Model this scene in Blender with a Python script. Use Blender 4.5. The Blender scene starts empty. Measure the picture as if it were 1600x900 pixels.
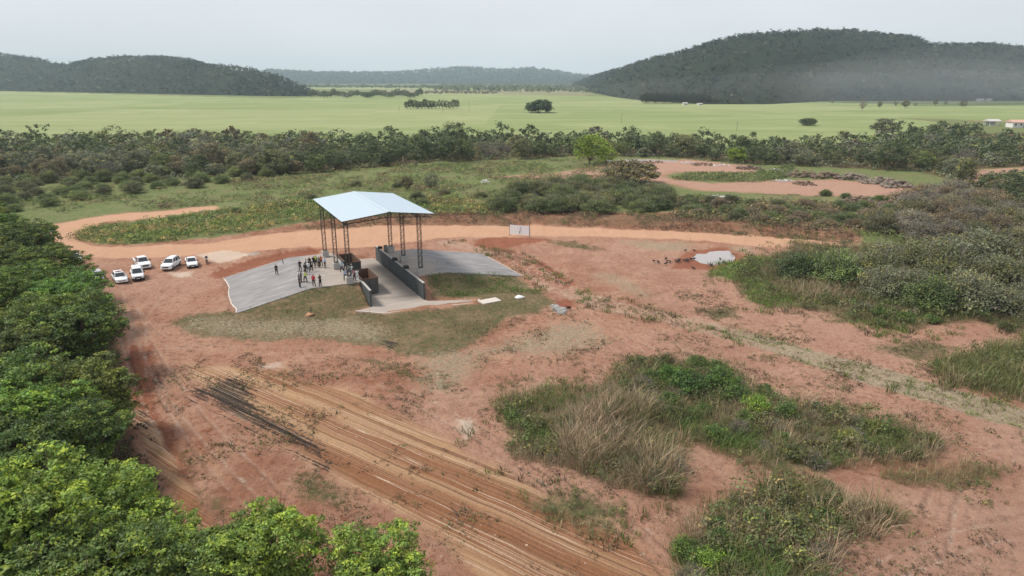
import bpy, bmesh, math, random
import numpy as np
from mathutils import Vector, Matrix
R = math.radians
rng = np.random.default_rng(7)
random.seed(7)
S = bpy.context.scene
COL = S.collection

# ------------------------------------------------------------------ camera
CAM_H = 30.0
FPX, CX, CY, HOR = 1067.0, 800.0, 450.0, 124.0
PIT = math.atan((CY - HOR) / FPX)
cam = bpy.data.cameras.new('camera'); co = bpy.data.objects.new('camera', cam); COL.objects.link(co)
cam.sensor_width = 36.0; cam.lens = 36.0 * FPX / 1600.0
cam.clip_start = 0.5; cam.clip_end = 30000
co.location = (0, 0, CAM_H); co.rotation_euler = (R(90) - PIT, 0, 0)
S.camera = co
# ------------------------------------------------------------------ sky, sun, exposure
SUN_EL, SUN_AZ = R(54), R(-86)     # azimuth measured from +Y towards +X: light comes from the left
w = bpy.data.worlds.new('World'); S.world = w; w.use_nodes = True
nt = w.node_tree; nt.nodes.clear()
sky = nt.nodes.new('ShaderNodeTexSky'); sky.sky_type = 'NISHITA'; sky.sun_disc = False
sky.sun_elevation = SUN_EL; sky.sun_rotation = SUN_AZ; sky.dust_density = 3.0; sky.air_density = 1.0; sky.ozone_density = 1.5
bg = nt.nodes.new('ShaderNodeBackground'); bg.inputs['Strength'].default_value = 0.108
out = nt.nodes.new('ShaderNodeOutputWorld')
# a thin, even veil of high cloud lies over the whole sky
mixv = nt.nodes.new('ShaderNodeMixRGB'); mixv.inputs['Color2'].default_value = (7.35, 7.6, 8.0, 1)
tc = nt.nodes.new('ShaderNodeTexCoord'); nz = nt.nodes.new('ShaderNodeTexNoise'); nz.inputs['Scale'].default_value = 1.6
nz.inputs['Detail'].default_value = 6; mp = nt.nodes.new('ShaderNodeMapping'); mp.inputs['Scale'].default_value = (1, 1, 3)
mr = nt.nodes.new('ShaderNodeMapRange'); mr.inputs['From Min'].default_value = .35; mr.inputs['From Max'].default_value = .7
mr.inputs['To Min'].default_value = .70; mr.inputs['To Max'].default_value = .95
L = nt.links.new
L(tc.outputs['Generated'], mp.inputs['Vector']); L(mp.outputs[0], nz.inputs['Vector']); L(nz.outputs['Fac'], mr.inputs['Value'])
L(mr.outputs[0], mixv.inputs['Fac']); L(sky.outputs[0], mixv.inputs['Color1']); L(mixv.outputs[0], bg.inputs['Color']); L(bg.outputs[0], out.inputs['Surface'])
sl = bpy.data.lights.new('sun', 'SUN'); sl.energy = 3.5; sl.angle = R(13); sl.color = (1, .93, .83)
so = bpy.data.objects.new('sun', sl); COL.objects.link(so)
sd = Vector((math.sin(SUN_AZ) * math.cos(SUN_EL), math.cos(SUN_AZ) * math.cos(SUN_EL), math.sin(SUN_EL)))
so.rotation_euler = sd.to_track_quat('Z', 'Y').to_euler(); so.location = (-80, 0, 120)
S.view_settings.view_transform = 'Standard'; S.view_settings.look = 'None'
S.view_settings.exposure = 0.12; S.view_settings.gamma = 1.0
S.cycles.max_bounces = 5; S.cycles.diffuse_bounces = 2; S.cycles.glossy_bounces = 2; S.cycles.transmission_bounces = 2
S.cycles.transparent_max_bounces = 4; S.cycles.volume_bounces = 1
HAZE_DENSITY = 0.000105

# ------------------------------------------------------------------ noise
_tab = np.random.default_rng(99).random(65536)
def vnoise(x, y, seed=0):
    xi = np.floor(x).astype(np.int64); yi = np.floor(y).astype(np.int64)
    fx = x - xi; fy = y - yi; fx = fx * fx * (3 - 2 * fx); fy = fy * fy * (3 - 2 * fy)
    def h(i, j): return _tab[((i * 73856093) ^ (j * 19349663) ^ (seed * 83492791)) & 65535]
    return (h(xi, yi) * (1 - fx) + h(xi + 1, yi) * fx) * (1 - fy) + (h(xi, yi + 1) * (1 - fx) + h(xi + 1, yi + 1) * fx) * fy
def fbm(x, y, size, octv=4, seed=0):
    x = np.asarray(x, float) / size; y = np.asarray(y, float) / size
    a = 1.; s = 0.; t = 0.
    for o in range(octv):
        s = s + a * (vnoise(x, y, seed + o * 7) - .5); t += a; a *= .5; x = x * 2.03 + 11.3; y = y * 2.03 - 5.7
    return s / t * 2
def sstep(a, b, x):
    t = np.clip((x - a) / (b - a), 0, 1); return t * t * (3 - 2 * t)

# ------------------------------------------------------------------ terrain
def ray(px, py):
    dx = (np.asarray(px, float) - CX) / FPX; dy = -(np.asarray(py, float) - CY) / FPX
    c, s = math.cos(PIT), math.sin(PIT)
    return dx, c + dy * s, -s + dy * c
def G0(px, py, z=0.):
    X, Y, Z = ray(px, py); t = (z - CAM_H) / Z
    return X * t, Y * t
def poly0(pts, z=0.):
    a = np.array(pts, float); x, y = G0(a[:, 0], a[:, 1], z); return np.stack([x, y], 1)
def seg_dist(x, y, P, closed=False):
    d = np.full(x.shape, 1e9); n = len(P)
    for i in range(n if closed else n - 1):
        ax, ay = P[i]; bx, by = P[(i + 1) % n]; ex, ey = bx - ax, by - ay
        t = np.clip(((x - ax) * ex + (y - ay) * ey) / (ex * ex + ey * ey + 1e-9), 0, 1)
        d = np.minimum(d, np.hypot(x - ax - t * ex, y - ay - t * ey))
    return d
def inside(x, y, P):
    c = np.zeros(x.shape, bool); n = len(P)
    for i in range(n):
        ax, ay = P[i]; bx, by = P[(i + 1) % n]
        k = (ay > y) != (by > y)
        if ay != by: c ^= k & (x < (bx - ax) * (y - ay) / (by - ay) + ax)
    return c
def sdf(x, y, P):
    d = seg_dist(x, y, P, True); return np.where(inside(x, y, P), d, -d)
def region(x, y, P, feather):
    """0..1 weight of a ground region with soft edges; only points near the polygon are worked out"""
    x = np.atleast_1d(x); y = np.atleast_1d(y); w_ = np.zeros(x.shape)
    lo = P.min(0) - feather * 2; hi = P.max(0) + feather * 2
    k = (x > lo[0]) & (x < hi[0]) & (y > lo[1]) & (y < hi[1])
    if k.any(): w_[k] = sstep(-feather, feather, sdf(x[k], y[k], P))
    return w_

SO = np.array([-23.2, 93.5]); SROT = R(26.2)         # transfer station: origin and heading
SV = np.array([math.cos(SROT), math.sin(SROT)]); SU = np.array([math.sin(SROT), -math.cos(SROT)])
PITP = np.array([(1.7, -21.5), (9.0, -20.6), (9.0, 5.6), (9.4, 6.6), (16.0, 9.2), (15.7, 10.7), (12, 10.0), (7.6, 9.5), (5, 9.4), (2.3, 9.2), (.6, 7.7), (-.9, 6.5), (1.7, 5.6)])
def deck(a):
    return np.where(a < 5.35, 2.2 * np.clip((a + 15.7) / 10.2, 0, 1), 2.2 * np.clip((27.2 - a) / 12.6, 0, 1))
ROAD_EDGE = poly0([(330, 378), (420, 367), (480, 361), (560, 356), (640, 352), (780, 351), (900, 356), (1020, 360), (1150, 367), (1250, 373), (1345, 380), (1600, 400), (1900, 425)])
POND = poly0([(1083, 403), (1091, 397.5), (1106, 396.5), (1112, 393), (1136, 392), (1141, 396), (1146, 402), (1143, 407), (1132, 410), (1118, 412.5), (1098, 410)])
MOUND = poly0([(262, 505), (300, 488), (360, 480), (560, 440), (700, 430), (830, 432), (885, 470), (850, 490), (780, 505), (700, 540), (600, 540), (480, 535), (330, 530), (285, 525)])
WINDROW = [(poly0([(385, 405), (420, 397), (470, 391), (500, 388)]), 1.6, .7), (poly0([(330, 425), (380, 412), (430, 400)]), 1.2, .4),
           (poly0([(740, 378), (790, 374), (850, 378)]), 1.3, .45), (poly0([(770, 392), (820, 410), (870, 440), (900, 447)]), 1.3, .5)]
def offs(P, d):
    P = np.asarray(P); t = np.gradient(P, axis=0); t /= np.linalg.norm(t, axis=1)[:, None] + 1e-9
    return P + np.stack([-t[:, 1], t[:, 0]], 1) * d
def smooth(pts, n=7):
    P = poly0(pts); t = np.linspace(0, len(P) - 1, (len(P) - 1) * n + 1); i = np.clip(t.astype(int), 0, len(P) - 2); u = (t - i)[:, None]
    a, b, c, d = P[np.clip(i - 1, 0, None)], P[i], P[i + 1], P[np.clip(i + 2, None, len(P) - 1)]
    return .5 * (2 * b + (c - a) * u + (2 * a - 5 * b + 4 * c - d) * u ** 2 + (3 * b - a - 3 * c + d) * u ** 3)
RUTC = [smooth(p_) for p_ in ([(180, 455), (205, 540), (245, 640), (320, 750), (420, 850), (480, 930)], [(196, 470), (240, 560), (310, 660), (420, 770), (520, 880)], [(640, 552), (500, 548), (350, 545), (250, 530), (200, 480)], [(700, 384), (800, 402), (870, 440), (930, 476), (1020, 497), (1100, 514), (1200, 541), (1330, 582), (1450, 618), (1600, 664), (1800, 730)], [(880, 470), (980, 530), (1130, 590), (1330, 655), (1600, 735)], [(600, 600), (740, 672), (880, 760), (1000, 838), (1090, 930)], [(1640, 820), (1500, 850), (1380, 900), (1300, 960)], [(1640, 700), (1540, 720), (1480, 770), (1460, 860)], [(300, 430), (260, 450), (220, 500), (215, 600)], [(760, 378), (820, 384), (900, 395), (1000, 420), (1100, 470)], [(740, 384), (800, 400), (850, 425), (890, 462)], [(400, 402), (330, 425), (250, 440), (200, 470)])]
RUTS = [offs(P, s_) for P in RUTC for s_ in (-.85, .85)]
def rut(x, y):
    d = np.full(x.shape, 9.)
    for P in RUTS:
        lo = P.min(0) - 1; hi = P.max(0) + 1; k = (x > lo[0]) & (x < hi[0]) & (y > lo[1]) & (y < hi[1])
        if k.any(): d[k] = np.minimum(d[k], seg_dist(x[k], y[k], P))
    return d
def TH(x, y):
    x = np.atleast_1d(np.asarray(x, float)); y = np.atleast_1d(np.asarray(y, float))
    r = np.hypot(x, y)
    near = 1 - sstep(250, 500, r)
    z = near * (.35 * fbm(x, y, 28, 3, 1) + .10 * fbm(x, y, 3.2, 3, 2))
    k = (r < 150)
    if k.any():
        # erosion and scraper relief on the bare ground
        zz = np.zeros(x.shape); fade = (1 - .8 * region(x[k], y[k], STRIPES, 3)) * np.where((np.abs(x[k] - SO[0] - 6) < 26) & (np.abs(y[k] - SO[1] - 6) < 26), .3, 1.); zz[k] = (.22 * np.abs(fbm(x[k], y[k], 1.5, 4, 5)) + .16 * np.abs(fbm(x[k], y[k], 5, 3, 6))) * fade
        dr = rut(x[k], y[k]); zz[k] += (-.10 * np.exp(-(dr / .3) ** 2) + .07 * np.exp(-((dr - .48) / .2) ** 2)) * (.6 + .8 * vnoise(x[k] / 2, y[k] / 2, 8)); z = z + zz
    k = (y > 60) & (y < 420) & (x > -120) & (x < 350)
    if k.any():
        xs, ys = x[k], y[k]; d = seg_dist(xs, ys, ROAD_EDGE)
        # beyond the road edge?
        ex = np.interp(xs, ROAD_EDGE[:, 0], ROAD_EDGE[:, 1]); beyond = ys > ex
        d = np.where(beyond, d, 0) + .8 * fbm(xs, ys, 5, 3, 9)
        h = 1.35 * sstep(.2, 3.2, d) * sstep(-75, -35, xs) * (1 - sstep(200, 320, ys))
        z[k] = z[k] + h
    # transfer station ramps, decks and grassed banks
    dx, dy = x - SO[0], y - SO[1]; a = dx * SV[0] + dy * SV[1]; b = dx * SU[0] + dy * SU[1]
    k = (a > -40) & (a < 50) & (b > -40) & (b < 30)
    if k.any():
        a, b = a[k], b[k]; n = fbm(a, b, 6, 3, 21)
        zb = z[k] * np.where((a > -16) & (a < 28) & (b > -21) & (b < 8), .25, 1)
        def bank(a0, a1, b0, b1, sl):
            ac = np.clip(a, a0, a1); bc = np.clip(b, b0, b1); d = np.hypot(a - ac, b - bc)
            ins = (a > a0 + .35) & (a < a1 - .35) & (b > b0 + .35) & (b < b1 - .35)
            return np.where(ins, deck(ac) - .6, np.maximum(0, deck(ac) - .12 - np.maximum(0, d - .15) * (sl + .08 * n)))
        hl = bank(-15.7, 1.42, -18.9, .2, .40); hr = bank(9.4, 27.2, -15.6, .8, .34)
        h = np.where(a < 5.35, hl, hr)
        h = np.where((a > 1.42) & (a < 9.3) & (b > -40), 0, h)
        z[k] = zb + h
        cor = (a > 1.42) & (a < 9.3) & (b > -23) & (b < 6)
        zk = z[k]; zk[cor] = -.12; sp = sdf(a, b, PITP); zk = np.where((b > 5.6), np.minimum(zk, np.where(sp > -.45, -.12, (-.45 - sp) * .10)), zk) if True else zk; z[k] = zk
    k = (x > -50) & (x < 12) & (y > 55) & (y < 105)
    if k.any():
        m = region(x[k], y[k], MOUND, 3.0); a_ = (x[k] - SO[0]) * SV[0] + (y[k] - SO[1]) * SV[1]; b_ = (x[k] - SO[0]) * SU[0] + (y[k] - SO[1]) * SU[1]
        away = sstep(6, 11, b_)
        z[k] += m * away * (.35 + .2 * fbm(x[k], y[k], 4, 3, 31))
    for P, wd, hh in WINDROW:
        lo = P.min(0) - 4; hi = P.max(0) + 4; k = (x > lo[0]) & (x < hi[0]) & (y > lo[1]) & (y < hi[1])
        if k.any():
            d = seg_dist(x[k], y[k], P); z[k] += hh * np.exp(-(d / wd) ** 2) * (.7 + .6 * fbm(x[k], y[k], 2, 3, 41))
    k = (np.abs(x - POND[:, 0].mean()) < 18) & (np.abs(y - POND[:, 1].mean()) < 22)
    if k.any():
        s = sdf(x[k] + .35 * fbm(x[k], y[k], 2.5, 2, 61), y[k] + .35 * fbm(x[k], y[k], 2.5, 2, 62), POND)
        t = sstep(-5, -.6, s); z[k] = z[k] * (1 - t) + (-.02 - .35 * sstep(-.8, 1.2, s)) * t
    return z
def W(px, py, up=0.):
    """point of the ground seen in direction px, py, found by walking along the sight line onto the terrain"""
    z = 0.
    for _ in range(6):
        x, y = G0(px, py, z); z = float(TH(x, y)[0])
    return float(x), float(y), z + up

# ------------------------------------------------------------------ object helpers
def tag(o, label=None, cat=None, group=None, kind=None):
    if label: o['label'] = label
    if cat: o['category'] = cat
    if group: o['group'] = group
    if kind: o['kind'] = kind
    return o
def empty(name, loc=(0, 0, 0), rz=0., label=None, cat=None, group=None):
    o = bpy.data.objects.new(name, None); COL.objects.link(o); o.location = loc; o.rotation_euler = (0, 0, rz); o.empty_display_size = .3
    return tag(o, label, cat, group)
def npmesh(name, V, F, col=None, mats=(), mi=None, smooth=False):
    me = bpy.data.meshes.new(name); V = np.asarray(V, np.float32); F = np.asarray(F, np.int32); n = F.shape[1]
    me.vertices.add(len(V)); me.vertices.foreach_set('co', V.ravel())
    me.loops.add(F.size); me.loops.foreach_set('vertex_index', F.ravel())
    me.polygons.add(len(F)); me.polygons.foreach_set('loop_start', np.arange(0, F.size, n, dtype=np.int32))
    me.polygons.foreach_set('loop_total', np.full(len(F), n, np.int32))
    if mi is not None: me.polygons.foreach_set('material_index', np.asarray(mi, np.int32))
    me.polygons.foreach_set('use_smooth', np.full(len(F), smooth, bool))
    for m in mats: me.materials.append(m)
    if col is not None:
        at = me.color_attributes.new('tone', 'BYTE_COLOR' if False else 'FLOAT_COLOR', 'POINT')
        c4 = np.ones((len(V), 4), np.float32); c4[:, :3] = col; at.data.foreach_set('color', c4.ravel())
    me.update(calc_edges=True)
    return me
def link(name, me, parent=None, loc=(0, 0, 0), rz=0., sc=None, color=None):
    o = bpy.data.objects.new(name, me); COL.objects.link(o)
    if parent: o.parent = parent
    o.location = loc; o.rotation_euler = (0, 0, rz)
    if sc is not None: o.scale = sc if hasattr(sc, '__len__') else (sc, sc, sc)
    if color is not None: o.color = (*color, 1)
    return o
class MB:
    """collects boxes, bars, tubes and free faces for ONE mesh object"""
    def __init__(s): s.v = []; s.f = []
    def box(s, lo, hi):
        x0, y0, z0 = lo; x1, y1, z1 = hi; n = len(s.v)
        s.v += [(x0, y0, z0), (x1, y0, z0), (x1, y1, z0), (x0, y1, z0), (x0, y0, z1), (x1, y0, z1), (x1, y1, z1), (x0, y1, z1)]
        s.f += [tuple(n + i for i in q) for q in ((0, 3, 2, 1), (4, 5, 6, 7), (0, 1, 5, 4), (1, 2, 6, 5), (2, 3, 7, 6), (3, 0, 4, 7))]; return s
    def bar(s, p, q, r, n=4, r2=None):
        p, q = Vector(p), Vector(q); d = (q - p).normalized(); r2 = r if r2 is None else r2
        t = Vector((0, 0, 1)) if abs(d.z) < .9 else Vector((1, 0, 0)); u_ = d.cross(t).normalized(); w_ = d.cross(u_)
        k = len(s.v)
        for c, rr in ((p, r), (q, r2)):
            for i in range(n):
                A = 2 * math.pi * (i + .5) / n; s.v.append(tuple(c + (u_ * math.cos(A) + w_ * math.sin(A)) * rr))
        for i in range(n): j = (i + 1) % n; s.f.append((k + i, k + j, k + n + j, k + n + i))
        s.f.append(tuple(k + i for i in reversed(range(n)))); s.f.append(tuple(k + n + i for i in range(n))); return s
    def face(s, pts):
        n = len(s.v); s.v += [tuple(p) for p in pts]; s.f.append(tuple(range(n, n + len(pts)))); return s
    def loft(s, rings, caps=True):
        n = len(rings[0]); k = len(s.v)
        for r in rings: s.v += [tuple(p) for p in r]
        for i in range(len(rings) - 1):
            for j in range(n):
                a = k + i * n + j; b = k + i * n + (j + 1) % n; s.f.append((a, b, b + n, a + n))
        if caps: s.f.append(tuple(k + j for j in reversed(range(n)))); s.f.append(tuple(k + (len(rings) - 1) * n + j for j in range(n)))
        return s
    def build(s, name, mat, parent=None, loc=(0, 0, 0), rz=0., bevel=0., smooth=False):
        me = bpy.data.meshes.new(name); me.from_pydata(s.v, [], s.f); me.materials.append(mat)
        bm = bmesh.new(); bm.from_mesh(me)
        bmesh.ops.recalc_face_normals(bm, faces=bm.faces)
        if bevel: bmesh.ops.bevel(bm, geom=list(bm.edges), offset=bevel, segments=1, affect='EDGES', clamp_overlap=True)
        for f in bm.faces: f.smooth = smooth
        bm.to_mesh(me); bm.free()
        return link(name, me, parent, loc, rz)

# ------------------------------------------------------------------ materials
def newmat(name):
    m = bpy.data.materials.new(name); m.use_nodes = True; return m, m.node_tree.nodes, m.node_tree.links, m.node_tree.nodes['Principled BSDF']
def plain(name, c, rough=.7, metal=0., var=.12, scale=3., bump=0., coat=0., spec=.4):
    m, N, K, P = newmat(name)
    t = N.new('ShaderNodeTexCoord'); n = N.new('ShaderNodeTexNoise'); n.inputs['Scale'].default_value = scale; n.inputs['Detail'].default_value = 6
    K.new(t.outputs['Object'], n.inputs['Vector'])
    mx = N.new('ShaderNodeMixRGB'); mx.inputs['Color1'].default_value = (*[x * (1 - var) for x in c], 1); mx.inputs['Color2'].default_value = (*[min(.95, x * (1 + var)) for x in c], 1)
    K.new(n.outputs['Fac'], mx.inputs['Fac']); K.new(mx.outputs[0], P.inputs['Base Color'])
    P.inputs['Roughness'].default_value = rough; P.inputs['Metallic'].default_value = metal; P.inputs['Coat Weight'].default_value = coat
    P.inputs['Specular IOR Level'].default_value = spec
    if bump:
        b = N.new('ShaderNodeBump'); b.inputs['Strength'].default_value = bump; b.inputs['Distance'].default_value = .05
        K.new(n.outputs['Fac'], b.inputs['Height']); K.new(b.outputs[0], P.inputs['Normal'])
    return m
def leafmat(name, transl=.28):
    m, N, K, P = newmat(name); N.remove(P); o = N['Material Output']
    at = N.new('ShaderNodeAttribute'); at.attribute_name = 'tone'; oi = N.new('ShaderNodeObjectInfo')
    mu = N.new('ShaderNodeMixRGB'); mu.blend_type = 'MULTIPLY'; mu.inputs['Fac'].default_value = 1
    K.new(at.outputs['Color'], mu.inputs['Color1']); K.new(oi.outputs['Color'], mu.inputs['Color2'])
    d = N.new('ShaderNodeBsdfDiffuse'); t = N.new('ShaderNodeBsdfTranslucent'); mx = N.new('ShaderNodeMixShader'); mx.inputs['Fac'].default_value = transl
    g = N.new('ShaderNodeBsdfGlossy'); g.inputs['Roughness'].default_value = .55; g.inputs['Color'].default_value = (.8, .85, .9, 1); m2 = N.new('ShaderNodeMixShader'); m2.inputs['Fac'].default_value = .025
    K.new(mu.outputs[0], d.inputs['Color']); K.new(mu.outputs[0], t.inputs['Color']); K.new(d.outputs[0], mx.inputs[1]); K.new(t.outputs[0], mx.inputs[2])
    K.new(mx.outputs[0], m2.inputs[1]); K.new(g.outputs[0], m2.inputs[2]); K.new(m2.outputs[0], o.inputs['Surface'])
    return m
M = {}
M['leaf'] = leafmat('leaf'); M['grass'] = leafmat('grass_blade', .22)
M['bark'] = plain('bark', (.11, .085, .065), .9, bump=.5, scale=6, var=.35)
M['dead'] = plain('dead_wood', (.22, .19, .165), .9, scale=5, var=.3)

def groundmat():
    m, N, K, P = newmat('soil')
    def node(t, **kw):
        n = N.new(t)
        for k, v in kw.items(): setattr(n, k, v)
        return n
    geo = node('ShaderNodeNewGeometry')
    def noise(scale, detail=6, rough=.6, vec=None):
        n = node('ShaderNodeTexNoise'); n.inputs['Scale'].default_value = scale; n.inputs['Detail'].default_value = detail; n.inputs['Roughness'].default_value = rough
        K.new(vec or geo.outputs['Position'], n.inputs['Vector']); return n.outputs['Fac']
    def mapr(v, a, b, c=0., d=1.):
        n = node('ShaderNodeMapRange', interpolation_type='SMOOTHSTEP'); n.inputs['From Min'].default_value = a; n.inputs['From Max'].default_value = b
        n.inputs['To Min'].default_value = c; n.inputs['To Max'].default_value = d; K.new(v, n.inputs['Value']); return n.outputs[0]
    def mth(op, a, b=None, c=None):
        n = node('ShaderNodeMath', operation=op)
        for i, v in enumerate((a, b, c)):
            if v is None: continue
            if isinstance(v, (int, float)): n.inputs[i].default_value = v
            else: K.new(v, n.inputs[i])
        return n.outputs[0]
    def mix(f, a, b, bt='MIX'):
        n = node('ShaderNodeMixRGB', blend_type=bt)
        for s, v in (('Fac', f), ('Color1', a), ('Color2', b)):
            if isinstance(v, tuple): n.inputs[s].default_value = (*v, 1)
            elif isinstance(v, (int, float)): n.inputs[s].default_value = v
            else: K.new(v, n.inputs[s])
        return n.outputs[0]
    def chans(nm):
        a = node('ShaderNodeAttribute', attribute_name=nm); s = node('ShaderNodeSeparateColor'); K.new(a.outputs['Color'], s.inputs[0])
        return s.outputs[0], s.outputs[1], s.outputs[2], a.outputs['Alpha']
    road, clay, pale, burnt = chans('mask_a'); olive, lush, straw, crop = chans('mask_b'); gravel, floor, stripes, pinkd = chans('mask_c')
    n_big = noise(.035, 4); n_mid = noise(.22, 7, .65); n_f = noise(1.3, 9, .7); n_ff = noise(6, 5, .7); n_g = noise(3.0, 8, .8)
    def edge(w_, n, amp=.55):      # break the outline of a region up with noise
        return mapr(mth('MULTIPLY_ADD', mth('SUBTRACT', mth('ADD', mth('MULTIPLY', n, .55), mth('MULTIPLY', n_g, .45)), .5), amp * 2.6, w_), .30, .70)
    # bare soil
    c = mix(mapr(n_big, .36, .64), (.262, .118, .071), (.38, .202, .135))
    c = mix(mapr(n_mid, .35, .68, 0, .75), c, (.47, .285, .195))
    c = mix(mapr(n_f, .48, .68, 0, .85), c, (.19, .075, .042))
    c = mix(mth('MULTIPLY', pinkd, .8), c, (.42, .26, .195))
    c = mix(mapr(n_ff, .54, .68, 0, .5), c, (.47, .30, .22))
    c = mix(mapr(noise(11, 4, .8), .56, .68, 0, .45), c, (.15, .075, .048))
    c = mix(mth('MULTIPLY', mapr(noise(.9, 8, .8), .54, .66), mapr(n_mid, .38, .6, .1, .8)), c, (.15, .105, .065))
    c = mix(mth('MULTIPLY', mapr(n_g, .55, .64), mapr(n_big, .35, .6, .35, .9)), c, (.14, .085, .058))
    c = mix(mapr(noise(2.2, 9, .85), .57, .66, 0, .7), c, (.50, .34, .25))
    c = mix(mapr(mth('ABSOLUTE', mth('SUBTRACT', noise(.7, 6, .75), .5)), .012, .0, 0, .55), c, (.12, .055, .036))
    # trodden clay
    c = mix(mth('MULTIPLY', edge(clay, n_f, .9), .8), c, mix(n_mid, (.17, .05, .026), (.31, .11, .058)))
    # scraper stripes: stretched along the way the machine went
    rotm = node('ShaderNodeMapping'); rotm.inputs['Rotation'].default_value = (0, 0, R(STRIPE_DEG)); rotm.inputs['Scale'].default_value = (.045, 1.9, 1)
    rotn = node('ShaderNodeVectorRotate', rotation_type='Z_AXIS'); rotn.inputs['Angle'].default_value = -R(STRIPE_DEG); K.new(geo.outputs['Position'], rotn.inputs['Vector'])
    sc = node('ShaderNodeVectorMath', operation='MULTIPLY'); sc.inputs[1].default_value = (.014, 3.0, 0); K.new(rotn.outputs[0], sc.inputs[0])
    st = noise(1.0, 2, .5, sc.outputs[0])
    sc2 = node('ShaderNodeVectorMath', operation='MULTIPLY'); sc2.inputs[1].default_value = (.02, .55, 0); K.new(rotn.outputs[0], sc2.inputs[0])
    st2 = noise(1.0, 3, .5, sc2.outputs[0])
    sbase = mix(mapr(st2, .35, .65), (.27, .125, .062), (.44, .27, .155))
    sbase = mix(mapr(mth('ABSOLUTE', mth('SUBTRACT', st, .5)), .014, .002, 0, .8), sbase, (.66, .52, .40))
    sbase = mix(mapr(st, .62, .70, 0, .6), sbase, (.56, .40, .27))
    sbase = mix(mapr(st, .42, .34, 0, .75), sbase, (.17, .085, .05))
    sbase = mix(mapr(n_g, .55, .7, 0, .5), sbase, (.20, .12, .075))
    c = mix(edge(stripes, n_mid), c, sbase)
    # road
    rd = mix(n_mid, (.46, .26, .165), (.55, .34, .225)); rd = mix(mapr(n_f, .5, .8, 0, .4), rd, (.38, .18, .10))
    c = mix(edge(road, n_f, .3), c, rd)
    c = mix(mth('MULTIPLY', edge(pale, n_f), .8), c, mix(n_f, (.52, .39, .30), (.62, .54, .46)))
    c = mix(mth('MULTIPLY', edge(gravel, n_f, .9), .85), c, mix(n_ff, (.26, .24, .23), (.40, .37, .35)))
    # grasses
    ol = mix(mapr(n_g, .35, .65), (.06, .068, .028), (.155, .14, .068)); ol = mix(mapr(n_mid, .42, .62, 0, .65), ol, (.20, .15, .085))
    c = mix(edge(olive, n_f, .6), c, ol)
    lu = mix(mapr(n_f, .35, .65), (.085, .12, .04), (.18, .215, .075)); lu = mix(mapr(n_mid, .42, .64, 0, .7), lu, (.215, .20, .10)); lu = mix(mapr(n_g, .5, .7, 0, .5), lu, (.07, .09, .035))
    c = mix(edge(lush, n_f, .5), c, lu)
    c = mix(mth('MULTIPLY', edge(straw, n_f, .8), .85), c, mix(mapr(n_g, .35, .65), (.19, .155, .10), (.40, .335, .235)))
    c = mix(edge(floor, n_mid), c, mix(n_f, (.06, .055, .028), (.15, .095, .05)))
    # crop field: faint drill rows and broad patches
    rowv = node('ShaderNodeVectorMath', operation='MULTIPLY'); rowv.inputs[1].default_value = (.004, .045, 1); K.new(geo.outputs['Position'], rowv.inputs[0])
    cr = mix(mapr(noise(1., 5, .6, rowv.outputs[0]), .35, .65), (.185, .228, .085), (.245, .285, .12)); cr = mix(mapr(noise(.012, 5), .45, .7, 0, .5), cr, (.34, .355, .185)); cr = mix(mapr(noise(.35, 4), .45, .75, 0, .25), cr, (.20, .245, .10))
    pv = node('ShaderNodeTexVoronoi'); pv.inputs['Scale'].default_value = .0035; K.new(geo.outputs['Position'], pv.inputs['Vector'])
    pc = node('ShaderNodeSeparateColor'); K.new(pv.outputs['Color'], pc.inputs[0])
    cr = mix(mapr(pc.outputs[0], .3, .8, 0, .5), cr, (.30, .32, .16)); cr = mix(mapr(noise(.03, 8, .75), .50, .66, 0, .5), cr, (.17, .235, .075))
    c = mix(edge(crop, n_mid, .25), c, cr)
    # cold ash
    ln_ = mapr(mth('ABSOLUTE', mth('SUBTRACT', st, .5)), .022, .006)
    bm_ = mapr(mth('ADD', mth('MULTIPLY', burnt, 1.25), mth('ADD', mth('MULTIPLY', mth('SUBTRACT', st, .5), 2.6), mth('MULTIPLY', mth('SUBTRACT', n_g, .5), 3.4))), .58, .72)
    c = mix(mth('MULTIPLY', mth('MULTIPLY', bm_, mapr(burnt, .05, .3)), mth('SUBTRACT', .95, mth('MULTIPLY', ln_, .7))), c, mix(mapr(n_g, .4, .65), (.012, .011, .011), (.06, .05, .042)))
    K.new(c, P.inputs['Base Color']); P.inputs['Roughness'].default_value = .95; P.inputs['Specular IOR Level'].default_value = .15
    bp = node('ShaderNodeBump'); bp.inputs['Strength'].default_value = 1.0; bp.inputs['Distance'].default_value = .4
    hh = mth('ADD', mth('MULTIPLY', n_f, .8), mth('ADD', mth('MULTIPLY', n_g, .5), mth('MULTIPLY', mth('MULTIPLY', st, stripes), .9)))
    K.new(hh, bp.inputs['Height']); K.new(bp.outputs[0], P.inputs['Normal'])
    return m
_p, _q = poly0([(330, 590), (950, 860)]); STRIPE_DEG = math.degrees(math.atan2(_q[1] - _p[1], _q[0] - _p[0]))
M['soil'] = groundmat()

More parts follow.
